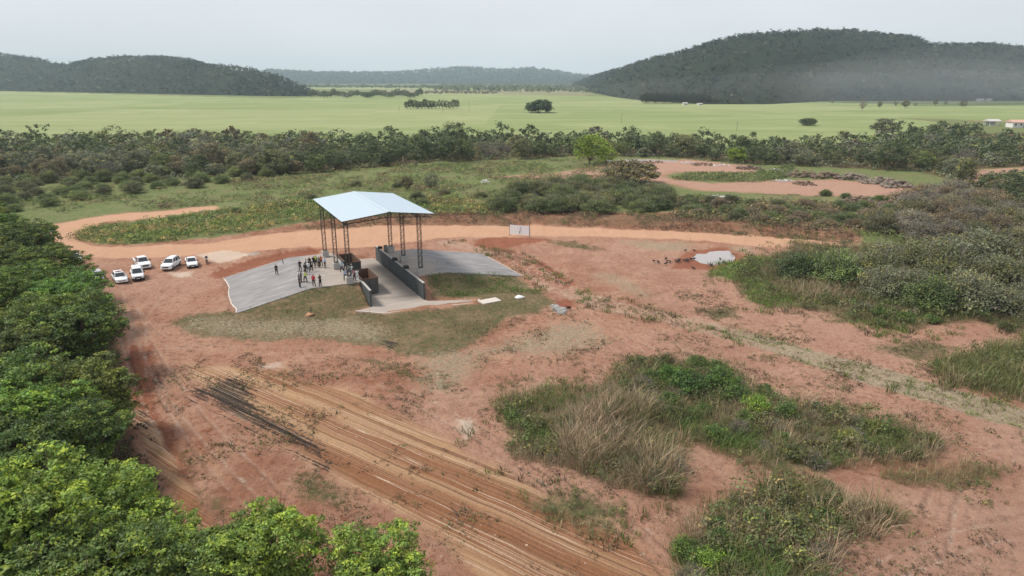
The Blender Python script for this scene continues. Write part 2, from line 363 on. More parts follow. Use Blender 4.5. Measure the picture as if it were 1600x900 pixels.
def concretemat(name, c1, c2, dust=True):
    m, N, K, P = newmat(name); t = N.new('ShaderNodeTexCoord')
    mpn = N.new('ShaderNodeMapping'); mpn.inputs['Scale'].default_value = (.25, 1.6, 1)
    K.new(t.outputs['Object'], mpn.inputs['Vector'])
    n = N.new('ShaderNodeTexNoise'); n.inputs['Scale'].default_value = .8; n.inputs['Detail'].default_value = 8; n.inputs['Roughness'].default_value = .7; K.new(mpn.outputs[0], n.inputs['Vector'])
    a = N.new('ShaderNodeMixRGB'); a.inputs['Color1'].default_value = (*c1, 1); a.inputs['Color2'].default_value = (*c2, 1)
    mrn = N.new('ShaderNodeMapRange'); mrn.inputs['From Min'].default_value = .35; mrn.inputs['From Max'].default_value = .65; K.new(n.outputs['Fac'], mrn.inputs['Value']); K.new(mrn.outputs[0], a.inputs['Fac'])
    src = a.outputs[0]
    if dust:       # dry earth carried onto the middle of the station
        sx = N.new('ShaderNodeSeparateXYZ'); K.new(t.outputs['Object'], sx.inputs[0]); n2 = N.new('ShaderNodeTexNoise'); n2.inputs['Scale'].default_value = .35; n2.inputs['Detail'].default_value = 6; K.new(t.outputs['Object'], n2.inputs['Vector'])
        m1 = N.new('ShaderNodeMath'); m1.operation = 'SUBTRACT'; m1.inputs[1].default_value = 5.0; K.new(sx.outputs[0], m1.inputs[0])
        m2 = N.new('ShaderNodeMath'); m2.operation = 'ABSOLUTE'; K.new(m1.outputs[0], m2.inputs[0])
        m3 = N.new('ShaderNodeMath'); m3.operation = 'MULTIPLY_ADD'; m3.inputs[1].default_value = 9; K.new(n2.outputs['Fac'], m3.inputs[0]); m3.inputs[2].default_value = -4.5
        m4 = N.new('ShaderNodeMath'); m4.operation = 'ADD'; K.new(m2.outputs[0], m4.inputs[0]); K.new(m3.outputs[0], m4.inputs[1])
        r = N.new('ShaderNodeMapRange'); r.inputs['From Min'].default_value = 10.5; r.inputs['From Max'].default_value = 7.0; r.inputs['To Max'].default_value = .42; K.new(m4.outputs[0], r.inputs['Value'])
        b = N.new('ShaderNodeMixRGB'); b.inputs['Color2'].default_value = (.50, .40, .31, 1); K.new(r.outputs[0], b.inputs['Fac']); K.new(src, b.inputs['Color1']); src = b.outputs[0]
    K.new(src, P.inputs['Base Color']); P.inputs['Roughness'].default_value = .85; P.inputs['Specular IOR Level'].default_value = .25
    bp = N.new('ShaderNodeBump'); bp.inputs['Strength'].default_value = .2; bp.inputs['Distance'].default_value = .03; K.new(n.outputs['Fac'], bp.inputs['Height']); K.new(bp.outputs[0], P.inputs['Normal'])
    return m

# ------------------------------------------------------------------ ground sheet
def P_(pts): return poly0(pts)
LUSH_FAR = [P_([(-400, 300), (-400, 240), (2100, 235), (2100, 430), (1345, 392), (1345, 378), (1250, 371), (1150, 365), (1020, 358), (900, 353), (780, 348), (640, 348), (480, 358), (420, 364), (330, 374), (230, 381), (160, 382), (128, 378), (118, 370), (135, 355), (180, 346), (260, 339), (345, 328), (340, 321), (240, 329), (150, 337), (75, 351), (57, 361), (0, 372), (-400, 400)])]
ROAD = P_([(57, 366), (75, 352), (150, 338), (240, 330), (340, 322), (420, 316), (422, 320), (345, 328), (260, 338), (170, 345), (130, 353), (112, 368), (120, 380), (160, 386), (230, 386), (330, 379), (420, 368), (480, 362), (560, 356), (640, 353), (780, 352), (900, 357), (1020, 361), (1150, 368), (1250, 374), (1345, 380), (1600, 398), (1600, 408), (1340, 391), (1250, 387), (1130, 380), (1000, 374), (900, 370), (800, 370), (700, 372), (640, 380), (560, 388), (480, 390), (400, 393), (300, 400), (180, 404), (130, 402), (85, 394), (62, 382)])
BANK = P_([(400, 368), (480, 357), (560, 351), (640, 344), (780, 338), (900, 338), (1020, 342), (1150, 348), (1250, 354), (1345, 362), (1345, 381), (1250, 375), (1150, 369), (1020, 362), (900, 357), (780, 353), (640, 354), (480, 363)])
DUMP = [P_([(770, 283), (880, 275), (960, 258), (1000, 252), (1100, 254), (1160, 260), (1195, 268), (1180, 277), (1090, 275), (1048, 276), (1035, 281), (1060, 289), (1110, 294), (1200, 290), (1300, 288), (1400, 293), (1450, 305), (1420, 318), (1300, 314), (1200, 312), (1100, 306), (1050, 297), (1010, 290), (960, 286), (870, 286)]), P_([(1500, 270), (1620, 266), (1620, 290), (1520, 292)])]
VEGA = P_([(770, 630), (860, 607), (950, 602), (960, 572), (1050, 562), (1130, 572), (1200, 612), (1290, 642), (1380, 657), (1475, 700), (1465, 728), (1350, 733), (1290, 740), (1215, 752), (1130, 715), (1080, 700), (1072, 740), (1060, 785), (1000, 780), (880, 740), (800, 720), (775, 670)])
VEGB = P_([(1040, 860), (1110, 795), (1200, 762), (1280, 757), (1350, 780), (1450, 812), (1400, 840), (1300, 852), (1300, 960), (1040, 960)])
VEGC = P_([(1370, 745), (1500, 728), (1580, 735), (1560, 755), (1480, 768), (1390, 760)])
VEGD = P_([(800, 772), (900, 760), (985, 790), (975, 842), (920, 842), (830, 800)])
VEGE = P_([(1145, 432), (1160, 408), (1215, 396), (1240, 380), (1345, 384), (1600, 405), (1950, 420), (1950, 600), (1600, 525), (1520, 505), (1400, 520), (1300, 490), (1220, 482), (1165, 475), (1150, 450)])
VEGF = P_([(1430, 578), (1520, 548), (1600, 535), (1950, 530), (1950, 740), (1600, 630), (1500, 606)])
VEGG = P_([(1098, 432), (1125, 414), (1165, 402), (1215, 402), (1160, 430), (1215, 450), (1300, 480), (1200, 480), (1160, 470), (1160, 440)])
MG = P_([(262, 505), (300, 492), (370, 485), (430, 472), (500, 453), (557, 442), (582, 478), (556, 488), (600, 494), (662, 486), (752, 476), (748, 468), (668, 468), (664, 432), (700, 425), (812, 433), (845, 455), (880, 478), (850, 492), (800, 500), (750, 540), (700, 565), (640, 560), (600, 548), (480, 537), (330, 532), (285, 525)])
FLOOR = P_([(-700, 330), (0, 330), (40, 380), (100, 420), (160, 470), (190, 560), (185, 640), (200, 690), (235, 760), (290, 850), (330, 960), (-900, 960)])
CROP = P_([(-900, 236), (-900, 141), (0, 143), (450, 154), (520, 150), (640, 146), (760, 147), (930, 150), (1000, 158), (1200, 165), (1380, 182), (1500, 195), (1440, 215), (1390, 230), (1200, 240), (1000, 232), (700, 226), (600, 232), (300, 230), (0, 230)])
CROP2 = P_([(455, 135.5), (760, 137), (760, 140.5), (480, 139)])
DRYF = P_([(930, 150), (1000, 157), (1200, 166), (1380, 183), (1900, 200), (1900, 150), (1100, 158)])
FARDRY = P_([(560, 143), (620, 137), (900, 138), (940, 149), (760, 148), (640, 147)])
TRACK = P_([(700, 380), (800, 400), (880, 455), (940, 475), (1020, 492), (1100, 510), (1200, 537), (1330, 577), (1450, 612), (1600, 656), (1900, 745)])
STRIPES = P_([(290, 572), (420, 580), (560, 622), (700, 690), (850, 770), (1000, 856), (1080, 960), (760, 960), (700, 850), (560, 765), (430, 690), (330, 612)])
TRENCH = P_([(205, 640), (232, 640), (262, 700), (300, 770), (345, 840), (310, 850), (262, 770), (225, 700)])
BURNT = [P_([(322, 612), (338, 598), (368, 594), (396, 616), (404, 640), (440, 668), (490, 700), (530, 726), (512, 730), (450, 700), (392, 664), (350, 645)]), P_([(302, 614), (332, 606), (336, 630), (306, 628)]), P_([(208, 642), (228, 642), (238, 668), (222, 668)]), P_([(602, 539), (622, 538), (622, 544), (604, 545)])]
CLAY = [P_([(745, 382), (762, 371), (850, 373), (870, 380), (820, 382), (800, 388), (850, 412), (905, 448), (880, 453), (830, 432), (775, 402)]), P_([(380, 412), (450, 395), (505, 388), (500, 396), (470, 402), (430, 410), (350, 436), (325, 430)]), P_([(870, 474), (905, 470), (900, 481), (875, 482)]), P_([(1048, 420), (1060, 400), (1080, 390), (1140, 386), (1175, 400), (1150, 415), (1110, 422)]), P_([(200, 545), (240, 540), (250, 650), (300, 760), (260, 740), (215, 650)])]
PALE = [P_([(300, 400), (350, 392), (400, 396), (380, 408), (330, 414)]), P_([(262, 424), (310, 424), (300, 434), (270, 434)]), P_([(705, 655), (735, 652), (745, 672), (725, 690), (708, 675)]), P_([(400, 572), (440, 570), (440, 580), (405, 582)])]
STRAW = [P_([(860, 500), (935, 498), (970, 535), (900, 560), (780, 560), (720, 620), (640, 620), (640, 555), (760, 540)]), P_([(918, 424), (962, 424), (1030, 462), (1000, 474), (945, 448)]), P_([(950, 375), (1090, 378), (1085, 396), (1030, 396), (980, 388)]), P_([(1120, 384), (1180, 384), (1200, 400), (1160, 402)]), P_([(300, 492), (560, 500), (640, 520), (600, 545), (480, 536), (330, 530), (270, 515)])]
OL_EXTRA = [P_([(520, 562), (600, 560), (650, 585), (720, 600), (700, 620), (640, 600), (590, 575)]), P_([(430, 740), (500, 735), (560, 770), (540, 800), (470, 790)]), P_([(255, 690), (290, 700), (320, 770), (370, 780), (340, 830), (300, 780)]), P_([(1080, 478), (1160, 478), (1170, 500), (1110, 500)]), P_([(1290, 485), (1390, 500), (1390, 516), (1310, 505)]), P_([(1340, 545), (1440, 530), (1520, 545), (1440, 575)]), P_([(820, 375), (900, 378), (960, 395), (900, 390)])]

def ground():
    AZ = np.concatenate([np.radians(np.linspace(-180, -43, 46))[:-1], np.radians(np.linspace(-43, 43, 720)), np.radians(np.linspace(43, 180, 46))[1:-1]])
    ys = np.concatenate([np.linspace(905, 250, 310), np.linspace(248, 160, 62)[1:], np.linspace(158, 127.5, 30)])
    dep = PIT + np.arctan((ys - CY) / FPX); rr = CAM_H / np.tan(dep)
    rr = np.concatenate([[2, 8, 14, 19, 24, 28, 31.5], rr[rr > 33], [7600]])
    na, nr = len(AZ), len(rr)
    A, Rr = np.meshgrid(AZ, rr); x = (np.sin(A) * Rr).ravel(); y = (np.cos(A) * Rr).ravel()
    z = TH(x, y)
    i = np.arange(nr - 1)[:, None] * na; j = np.arange(na); j2 = (j + 1) % na
    F = np.stack([i + j, i + na + j, i + na + j2, i + j2], 2).reshape(-1, 4)[:, ::-1]
    # outlines of regions wander a little
    wx = x + 1.2 * fbm(x, y, 6, 4, 71) * np.clip(y / 90, .5, 3); wy = y + 1.2 * fbm(x, y, 6, 4, 72) * np.clip(y / 90, .5, 3)
    def reg(P, f): return region(wx, wy, P, f)
    def mx(L_, f): 
        o = np.zeros(x.shape)
        for P in L_: o = np.maximum(o, reg(P, f))
        return o
    lush = mx(LUSH_FAR, 2.2)
    # everything out of the picture on the far side is scrub too
    back = (y > 250) | (np.abs(x) > .9 * np.maximum(y, 0) + 30) & (y > 110)
    lush = np.where(back, 1, lush)
    dump = mx(DUMP, 4.0); bank_ = reg(BANK, 1.6); road = reg(ROAD, 2.2)
    lush = lush * (1 - dump) * (1 - bank_ * .9)
    d_tr = seg_dist(wx, wy, TRACK)
    trk = (1 - sstep(1.8, 3.6, d_tr)) * .85
    FPATH = [P_([(-300, 192), (0, 180), (150, 174), (300, 165), (400, 158), (560, 153)]), P_([(930, 150), (1050, 158), (1180, 166), (1300, 174), (1500, 196)]), P_([(455, 168), (640, 172), (730, 171)])]
    fp_ = np.zeros(x.shape); fk = y > 300
    for P in FPATH: fp_[fk] = np.maximum(fp_[fk], np.exp(-(seg_dist(x[fk], y[fk], P) / (2 + y[fk] * .006)) ** 2))
    crop = np.maximum(np.maximum(reg(CROP, 4), reg(CROP2, 20)), reg(DRYF, 10)); dry = np.maximum(reg(DRYF, 10), reg(FARDRY, 30))
    lush = lush * (1 - np.maximum(crop, 0))
    veg = mx([VEGA, VEGB, VEGC, VEGD, VEGE, VEGF], 2.6) * .66; vg = reg(VEGG, 2.0)
    olive = np.maximum(veg, mx(OL_EXTRA, 2.0) * .6); mg = reg(MG, 1.6)
    olive = np.maximum(olive, mg * .64)
    gi = (1 - sstep(.5, 2.0, d_tr)) * sstep(8, 30, x) * np.clip(fbm(x, y, 1.2, 3, 93) * 1.5 + .2, 0, .42)
    lushn = np.maximum(lush, vg * .7); lushn = np.maximum(lushn, gi)
    straw = np.maximum(mx(STRAW, 4.0) * .62, trk * sstep(10, 40, x)); straw = np.maximum(straw, dry * .53)
    mote = np.clip(fbm(x, y, 40, 3, 81) * 1.4, 0, 1)
    olive = np.where(lush > .5, np.clip(mote, 0, 1), olive)
    lushn = np.where(lush > .5, lush * (1 - .6 * mote), lushn)
    bfar = back & (lush > .5) & (crop < .5)
    clayp = fp_ * .62 * (.6 + .8 * vnoise(x / 60, y / 60, 3))
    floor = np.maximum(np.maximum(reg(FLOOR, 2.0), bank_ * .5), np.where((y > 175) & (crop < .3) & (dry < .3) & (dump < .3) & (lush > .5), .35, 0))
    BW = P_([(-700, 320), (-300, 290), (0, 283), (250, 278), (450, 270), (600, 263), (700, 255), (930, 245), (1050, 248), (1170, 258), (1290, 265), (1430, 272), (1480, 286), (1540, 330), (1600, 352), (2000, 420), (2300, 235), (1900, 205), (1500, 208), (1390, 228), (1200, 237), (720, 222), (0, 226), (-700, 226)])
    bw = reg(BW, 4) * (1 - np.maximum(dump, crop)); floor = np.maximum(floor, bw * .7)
    burnt = mx(BURNT, 1.6); clay = np.maximum(mx(CLAY, 1.6), bank_ * .4); pale = np.maximum(mx(PALE, 1.8) * .8, trk * .5)
    straw = np.maximum(straw, clayp)
    stripes = np.maximum(reg(STRIPES, 3.2), reg(TRENCH, 1.0) * .8)
    near_ = (np.hypot(x, y) < 170); rw = np.zeros(x.shape); rr_ = rut(x[near_], y[near_]); rw[near_] = np.exp(-(rr_ / .42) ** 2) * (1 - .9 * np.maximum(lushn, olive)[near_]); pale = np.maximum(pale, rw * .42); clay = np.maximum(clay, .34 * np.exp(-((np.where(near_, 0, 9)) ** 2)) * np.clip(fbm(x, y, 9, 4, 95) * 2 + .3, 0, 1))
    gravel = .8 * mx([P_([(862, 480), (885, 484), (880, 492), (866, 490)]), P_([(376, 400), (400, 396), (398, 404), (378, 408)]), P_([(990, 252), (1060, 252), (1060, 257), (990, 256)])], .8)
    pink = np.maximum(np.maximum(dump, .85 * reg(P_([(1480, 640), (1620, 640), (1900, 760), (1700, 960), (1290, 960), (1340, 850), (1450, 830), (1330, 760), (1400, 765), (1580, 760)]), 5)), .5 * sstep(.0, .5, fbm(x, y, 30, 3, 91)))
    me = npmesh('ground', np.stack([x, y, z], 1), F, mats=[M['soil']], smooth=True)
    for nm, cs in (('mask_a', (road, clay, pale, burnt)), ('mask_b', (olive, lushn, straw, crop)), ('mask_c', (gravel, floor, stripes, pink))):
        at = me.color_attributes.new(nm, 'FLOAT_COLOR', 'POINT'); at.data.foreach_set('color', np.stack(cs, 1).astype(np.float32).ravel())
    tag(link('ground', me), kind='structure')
ground()

# ------------------------------------------------------------------ transfer station
def SL(a, b, z=0.): return (a, -b, z)
def SW(a, b, z=0.):
    return (SO[0] + a * SV[0] + b * SU[0], SO[1] + a * SV[1] + b * SU[1], z)
SLOC = (SO[0], SO[1], 0)
M['slab'] = concretemat('station_concrete', (.175, .168, .17), (.31, .298, .298))
M['slab_edge'] = plain('pale_concrete', (.52, .47, .42), .85, scale=2)
M['block'] = plain('block_concrete', (.40, .385, .36), .85, var=.2, scale=4, bump=.3)
M['wall'] = plain('dark_rendered_concrete', (.07, .08, .08), .8, var=.35, scale=.8, bump=.2)
M['steel'] = plain('dark_green_steel', (.030, .038, .036), .6, metal=.0, var=.3)
M['roof'] = plain('galvanised_sheet', (.47, .56, .635), .42, metal=.1, var=.035, scale=1.2, spec=.5)
M['rust'] = plain('rusty_steel', (.13, .07, .045), .85, var=.5, scale=2.5, bump=.3)
M['binside'] = plain('bin_dark_paint', (.075, .075, .07), .6, var=.45, scale=1.6, bump=.2)
M['rubber'] = plain('black_rubber', (.02, .02, .02), .7)
M['deadgrey'] = plain('weathered_post', (.16, .14, .12), .9, scale=8)

def slab(name, a_pts, b0, b1, label, jag=0.):
    m = MB(); n = 13; top = []; rows = []
    for i, b in enumerate(np.linspace(b0, b1, n)):
        row = []
        for k, a in enumerate(a_pts):
            aa = a
            if jag and k == 0: aa = a + [0, .5, .7, .8, .9, .5, .3, .2, .3, .2, .5, .9, .6][i] * .6
            row.append((aa, b, float(deck(np.array(aa)))))
        rows.append(row)
    V = []; F = []
    for row in rows: V += [SL(*p) for p in row]
    nt_ = len(V)
    for row in rows: V += [SL(a, b, z - .35) for a, b, z in row]
    na = len(a_pts)
    for i in range(n - 1):
        for k in range(na - 1):
            q = (i * na + k, i * na + k + 1, (i + 1) * na + k + 1, (i + 1) * na + k); F.append(q[::-1]); F.append(tuple(v + nt_ for v in q))
    def side(idx):
        for p, q in zip(idx[:-1], idx[1:]): F.append((p, q, q + nt_, p + nt_))
    side(list(range(na))); side([(n - 1) * na + k for k in range(na)][::-1]); side([i * na for i in range(n)][::-1]); side([i * na + na - 1 for i in range(n)])
    m.v = V; m.f = F
    o = m.build(name, M['slab'], loc=SLOC, rz=SROT); tag(o, kind='structure')
    # pale poured edge strip along the foot of the ramp
    e = MB()
    col = 0 if deck(np.array(a_pts[0])) < .1 else na - 1
    P = [rows[i][col] for i in range(n)]
    sgn = -1 if col == 0 else 1
    for p, q in zip(P[:-1], P[1:]):
        e.face([SL(p[0] + sgn * .17, p[1], .02), SL(q[0] + sgn * .17, q[1], .02), SL(q[0] + sgn * .17, q[1], p[2] + .05), SL(p[0] + sgn * .17, p[1], p[2] + .05)])
        e.face([SL(p[0] - sgn * .01, p[1], p[2] + .052), SL(q[0] - sgn * .01, q[1], q[2] + .052), SL(q[0] + sgn * .17, q[1], p[2] + .05), SL(p[0] + sgn * .17, p[1], p[2] + .05)])
    e.build('slab_edge', M['slab_edge'], parent=o)
    return o
slab('left_ramp_paving', [-15.7, -13.5, -11, -8.5, -5.5, -4, 1.42], -18.9, .25, '', 1.)
slab('right_ramp_paving', [9.36, 12, 14.6, 18, 21, 24, 27.2], -15.7, .9, '')
# floor of the unloading pit
m = MB(); outl = [(1.7, -21.5), (9.0, -20.6), (9.0, 5.6), (9.4, 6.6), (16.0, 9.2), (15.7, 10.7), (12, 10.0), (7.6, 9.5), (5, 9.4), (2.3, 9.2), (.6, 7.7), (-.9, 6.5), (1.7, 5.6)]
n = len(outl); m.v = [SL(a, b, .07 + .0 * a) for a, b in outl] + [SL(a, b, -.3) for a, b in outl]
m.f = [tuple(range(n))[::-1]] + [(i, (i + 1) % n, (i + 1) % n + n, i + n) for i in range(n)]
po = tag(m.build('pit_paving', M['slab'], loc=SLOC, rz=SROT), kind='structure')
m = MB(); E_ = [(16.0, 9.25), (15.7, 10.75), (12, 10.05), (7.6, 9.55), (5, 9.45), (2.3, 9.25), (.6, 7.75), (-.9, 6.55)]
for p, q in zip(E_[:-1], E_[1:]): m.bar(SL(*p, .06), SL(*q, .06), .14, 4)
m.build('slab_edge', M['slab_edge'], parent=po)

# retaining walls, built of cast panels
def ret_wall(a0, a1, b0, b1, prof, label):
    root = empty('retaining_wall', SLOC, SROT, label, 'wall')
    e = b0
    while e < b1 - .01:
        f = min(e + 2.0, b1); m = MB(); g = .02; j = random.uniform(-.012, .012)
        za, zb = prof(e), prof(f)
        x0, x1 = a0 + j, a1 + j
        m.v = [SL(x0, e + g, -.3), SL(x1, e + g, -.3), SL(x1, f - g, -.3), SL(x0, f - g, -.3), SL(x0, e + g, za), SL(x1, e + g, za), SL(x1, f - g, zb), SL(x0, f - g, zb)]
        m.f = [(0, 3, 2, 1), (4, 5, 6, 7), (0, 1, 5, 4), (1, 2, 6, 5), (2, 3, 7, 6), (3, 0, 4, 7)]
        m.build('wall_panel', M['wall'], parent=root); e = f
    m = MB()
    m.box((a0 - .02, -b1 - .01, 0), (a1 + .02, -b0 + .01, .03)); core = [prof(b0), prof(b1)]
    m = MB(); bs = list(np.linspace(b0, b1, 14))
    for p, q in zip(bs[:-1], bs[1:]):
        m.v += [SL(a0 - .03, p, prof(p)), SL(a1 + .03, p, prof(p)), SL(a1 + .03, q, prof(q)), SL(a0 - .03, q, prof(q)), SL(a0 - .03, p, prof(p) + .05), SL(a1 + .03, p, prof(p) + .05), SL(a1 + .03, q, prof(q) + .05), SL(a0 - .03, q, prof(q) + .05)]
        k = len(m.v) - 8; m.f += [tuple(k + i for i in q_) for q_ in ((0, 3, 2, 1), (4, 5, 6, 7), (0, 1, 5, 4), (1, 2, 6, 5), (2, 3, 7, 6), (3, 0, 4, 7))]
    m.build('coping', M['block'], parent=root)
    return root
ret_wall(9.02, 9.3, -19.2, 5.8, lambda b: 2.5, 'long dark concrete retaining wall on the right side of the sunken lane')
ret_wall(1.42, 1.68, -22.5, 5.5, lambda b: float(np.interp(b, [-22.5, -19, -18.9, 0, .4, 5.5], [.5, 2.1, 2.12, 2.12, 2.5, 2.35])), 'dark concrete retaining wall behind the rusty bins on the left of the sunken lane')
# rubber wheel stops on the right wall
for b, a, z in ((-17.0, 9.2, 2.55), (-8.4, 9.2, 2.55), (-3.0, 9.35, 2.55)):
    root = empty('wall_bumper', SW(a, b, z), SROT, {-17.0: 'small black bumper at the far end of the right retaining wall', -8.4: 'black rubber bumper halfway along the top of the right retaining wall', -3.0: 'black rubber bumper nearest the camera on top of the right retaining wall'}[b], 'bumper', 'black bumpers on the right wall')
    m = MB(); s = .5 if b != -17 else .3
    m.loft([[(x * sc_, y * sc_, zz) for x, y in ((-.3, -s), (.3, -s), (.42, -s * .5), (.42, s * .5), (.3, s), (-.3, s))] for zz, sc_ in ((.0, 1), (.26, 1), (.36, .75))]); m.build('rubber_block', M['rubber'], root)
    m = MB(); m.box((-.36, -s * 1.05, -.03), (.36, s * 1.05, .02)); m.build('mounting_plate', M['steel'], root)

# open shelter: six lattice columns on concrete blocks, trusses, gabled sheet roof
ROOT = empty('open_shelter', SLOC, SROT, 'tall open metal shelter with a pale blue gable roof over the sunken lane', 'shelter')
ZE, ZR = 11.2, 12.0; A0, A1, AR = -.6, 12.95, 6.2; B0, B1 = -20.2, .45
colpos = [(0, 0), (0, -8.4), (0, -16.7), (10.6, .2), (10.6, -8.2), (10.6, -15.2)]
def lattice(m, p, q, w_, ax, n, r=.035, rd=.022):
    """four chords joined by zigzag bars from p to q"""
    p, q = Vector(p), Vector(q); u_, v_ = [Vector(t) * w_ / 2 for t in ax]
    C = [u_ + v_, u_ - v_, -u_ - v_, -u_ + v_]
    for c in C: m.bar(p + c, q + c, r)
    for i in range(4):
        c, d = C[i], C[(i + 1) % 4]
        for k in range(n):
            s, e = p.lerp(q, k / n), p.lerp(q, (k + 1) / n)
            m.bar(s + (c if k % 2 else d), e + (d if k % 2 else c), rd, 3)
def zroof(a): return ZE + (ZR - ZE) * (1 - abs(a - AR) / (AR - A0))
for i, (a, b) in enumerate(colpos):
    m = MB(); top = zroof(a) - .35; lattice(m, SL(a, b, 3.2), SL(a, b, top), .5, ((1, 0, 0), (0, 1, 0)), 16, .042, .024)
    c = m.build('lattice_column', M['steel'], ROOT)
    m = MB(); m.box((a - .32, -b - .32, 3.2), (a + .32, -b + .32, 3.24)); m.build('base_plate', M['steel'], c)
    m = MB(); m.box((a - .5, -b - .5, 2.1), (a + .5, -b + .5, 3.2)); m.build('concrete_block', M['block'], ROOT, bevel=.04)
for b in (0, -8.3, -16.6):
    m = MB(); n = 14; aa = np.linspace(A0 + .35, A1 - .35, n)
    for s in (-.14, .14):
        tp = [Vector(SL(a, b + s, zroof(a) - .12)) for a in aa]; bt = [Vector(SL(a, b + s, zroof(a) - .12 - .7 * (1 - .35 * abs(a - AR) / 6.7))) for a in aa]
        for L_ in (tp, bt):
            for p, q in zip(L_[:-1], L_[1:]): m.bar(p, q, .04)
        for k in range(n - 1): m.bar(tp[k], bt[k], .022, 3); m.bar(bt[k] if k < n / 2 else tp[k], tp[k + 1] if k < n / 2 else bt[k + 1], .022, 3)
    m.build('roof_truss', M['steel'], ROOT)
for a in (0., 10.6):
    m = MB(); lattice(m, SL(a, B0 + .3, zroof(a) - .5), SL(a, B1 - .1, zroof(a) - .5), .35, ((1, 0, 0), (0, 0, 1)), 30, .03, .02); m.build('eave_beam', M['steel'], ROOT)
m = MB()
for a in (A0 + .2, 1.6, 3.4, 5.2, 7.2, 9.0, 10.8, A1 - .2): m.box((a - .04, -B1 + .12, zroof(a) - .12), (a + .04, -B0 - .1, zroof(a) - .03))
m.build('purlins', M['steel'], ROOT)
for (x0, x1, z0, z1) in ((A0, AR, ZE, ZR), (AR, A1, ZR, zroof(A1))):      # corrugated sheets laid side by side
    NB = 19; V = []; F = []
    for i in range(NB):
        y0 = B0 + (B1 - B0) * i / NB; y1 = B0 + (B1 - B0) * (i + 1) / NB
        pr = [(0, .0), (.06, .035), (.12, .0), (.5, .0), (.56, .03), (.62, .0), (1, .0)]
        lift = .002 + .004 * (i % 2); k = len(V)
        for t, h in pr:
            b = y0 + (y1 - y0) * t
            V += [SL(x0, b, z0 + h + lift), SL(x1, b, z1 + h + lift)]
        n = len(pr)
        for j in range(n - 1): F.append((k + 2 * j, k + 2 * j + 1, k + 2 * j + 3, k + 2 * j + 2))
    k = len(V)
    m = MB(); m.v = V; m.f = F
    m.build('roof_slope', M['roof'], ROOT)
m = MB(); m.v = [SL(AR - .25, B0, ZR + .015), SL(AR, B0, ZR + .07), SL(AR + .25, B0, ZR + .015), SL(AR - .25, B1, ZR + .015), SL(AR, B1, ZR + .07), SL(AR + .25, B1, ZR + .015)]
m.f = [(0, 1, 4, 3), (1, 2, 5, 4)]; m.build('ridge_cap', M['roof'], ROOT)
m = MB()
for p, q in (((A0, B1, ZE), (AR, B1, ZR)), ((AR, B1, ZR), (A1, B1, zroof(A1)))): m.bar(SL(p[0], p[1] + .02, p[2] - .06), SL(q[0], q[1] + .02, q[2] - .06), .06)
m.build('gable_trim', M['steel'], ROOT)

# two open rusty bins in the lane
def bin_(b0, b1, a0, a1, zr, label):
    r = empty('waste_container', SLOC, SROT, label, 'container', 'open steel containers in the lane')
    t = .09; zb = .28
    m = MB(); m.box((a0 + .02, -b1 + .02, zb), (a1 - .02, -b0 - .02, zb + .1)); m.build('floor_plate', M['rust'], r)
    for lo, hi in (((a0, -b1, zb), (a0 + t, -b0, zr)), ((a1 - t, -b1, zb), (a1, -b0, zr)), ((a0 + t, -b1, zb), (a1 - t, -b1 + t, zr)), ((a0 + t, -b0 - t, zb), (a1 - t, -b0, zr))):
        m = MB(); m.box(lo, hi); m.build('side_panel', M['binside'], r)
    for lo, hi in (((a0 + t + .005, -b1 + t + .005, zb + .1), (a0 + t + .03, -b0 - t - .005, zr - .05)), ((a1 - t - .03, -b1 + t + .005, zb + .1), (a1 - t - .005, -b0 - t - .005, zr - .05)), ((a0 + t + .03, -b0 - t - .03, zb + .1), (a1 - t - .03, -b0 - t - .005, zr - .05))):
        m = MB(); m.box(lo, hi); m.build('inner_lining', M['rust'], r)
    m = MB()
    for p, q in (((a0, b0), (a1, b0)), ((a1, b0), (a1, b1)), ((a1, b1), (a0, b1)), ((a0, b1), (a0, b0))): m.bar(SL(*p, zr + .03), SL(*q, zr + .03), .085)
    m.build('top_rim', M['rust'], r)
    for k in range(7):
        bb = b0 + .4 + (b1 - b0 - .8) * k / 6; m = MB(); m.box((a1 + .005, -bb - .05, zb), (a1 + .09, -bb + .05, zr - .05)); m.build('rib', M['binside'], r)
    for k in range(3):
        aa = a0 + .35 + (a1 - a0 - .7) * k / 2; m = MB(); m.box((aa - .05, -b1 - .08, zb), (aa + .05, -b1 - .005, zr - .05)); m.build('rib', M['binside'], r)
    for bb in (b0 + .7, b1 - .7):
        m = MB(); m.bar(SL(a0 + .1, bb, .19), SL(a1 - .1, bb, .19), .12, 8); m.build('roller', M['steel'], r)
bin_(-15.6, -9.7, 1.8, 4.1, 2.55, 'open rusty steel container farther back in the lane, half behind the columns')
bin_(-5.5, .1, 1.8, 4.15, 2.45, 'open rusty steel container nearer the camera beside the group of people')

# grey boards and pipe stack against the farthest right column block
r = empty('utility_box', SW(9.9, -15.9, 2.2), SROT, 'grey electrical box beside the farthest right column block', 'box')
m = MB(); m.box((-.25, -.2, .1), (.25, .2, 1.1)); m.build('cabinet', M['wall'], r, bevel=.02)
m = MB(); m.box((-.2, -.225, .2), (.2, -.205, 1.0)); m.build('cabinet_door', M['block'], r)
m = MB(); m.box((-.22, -.15, 0), (.22, .15, .1)); m.build('plinth', M['block'], r)
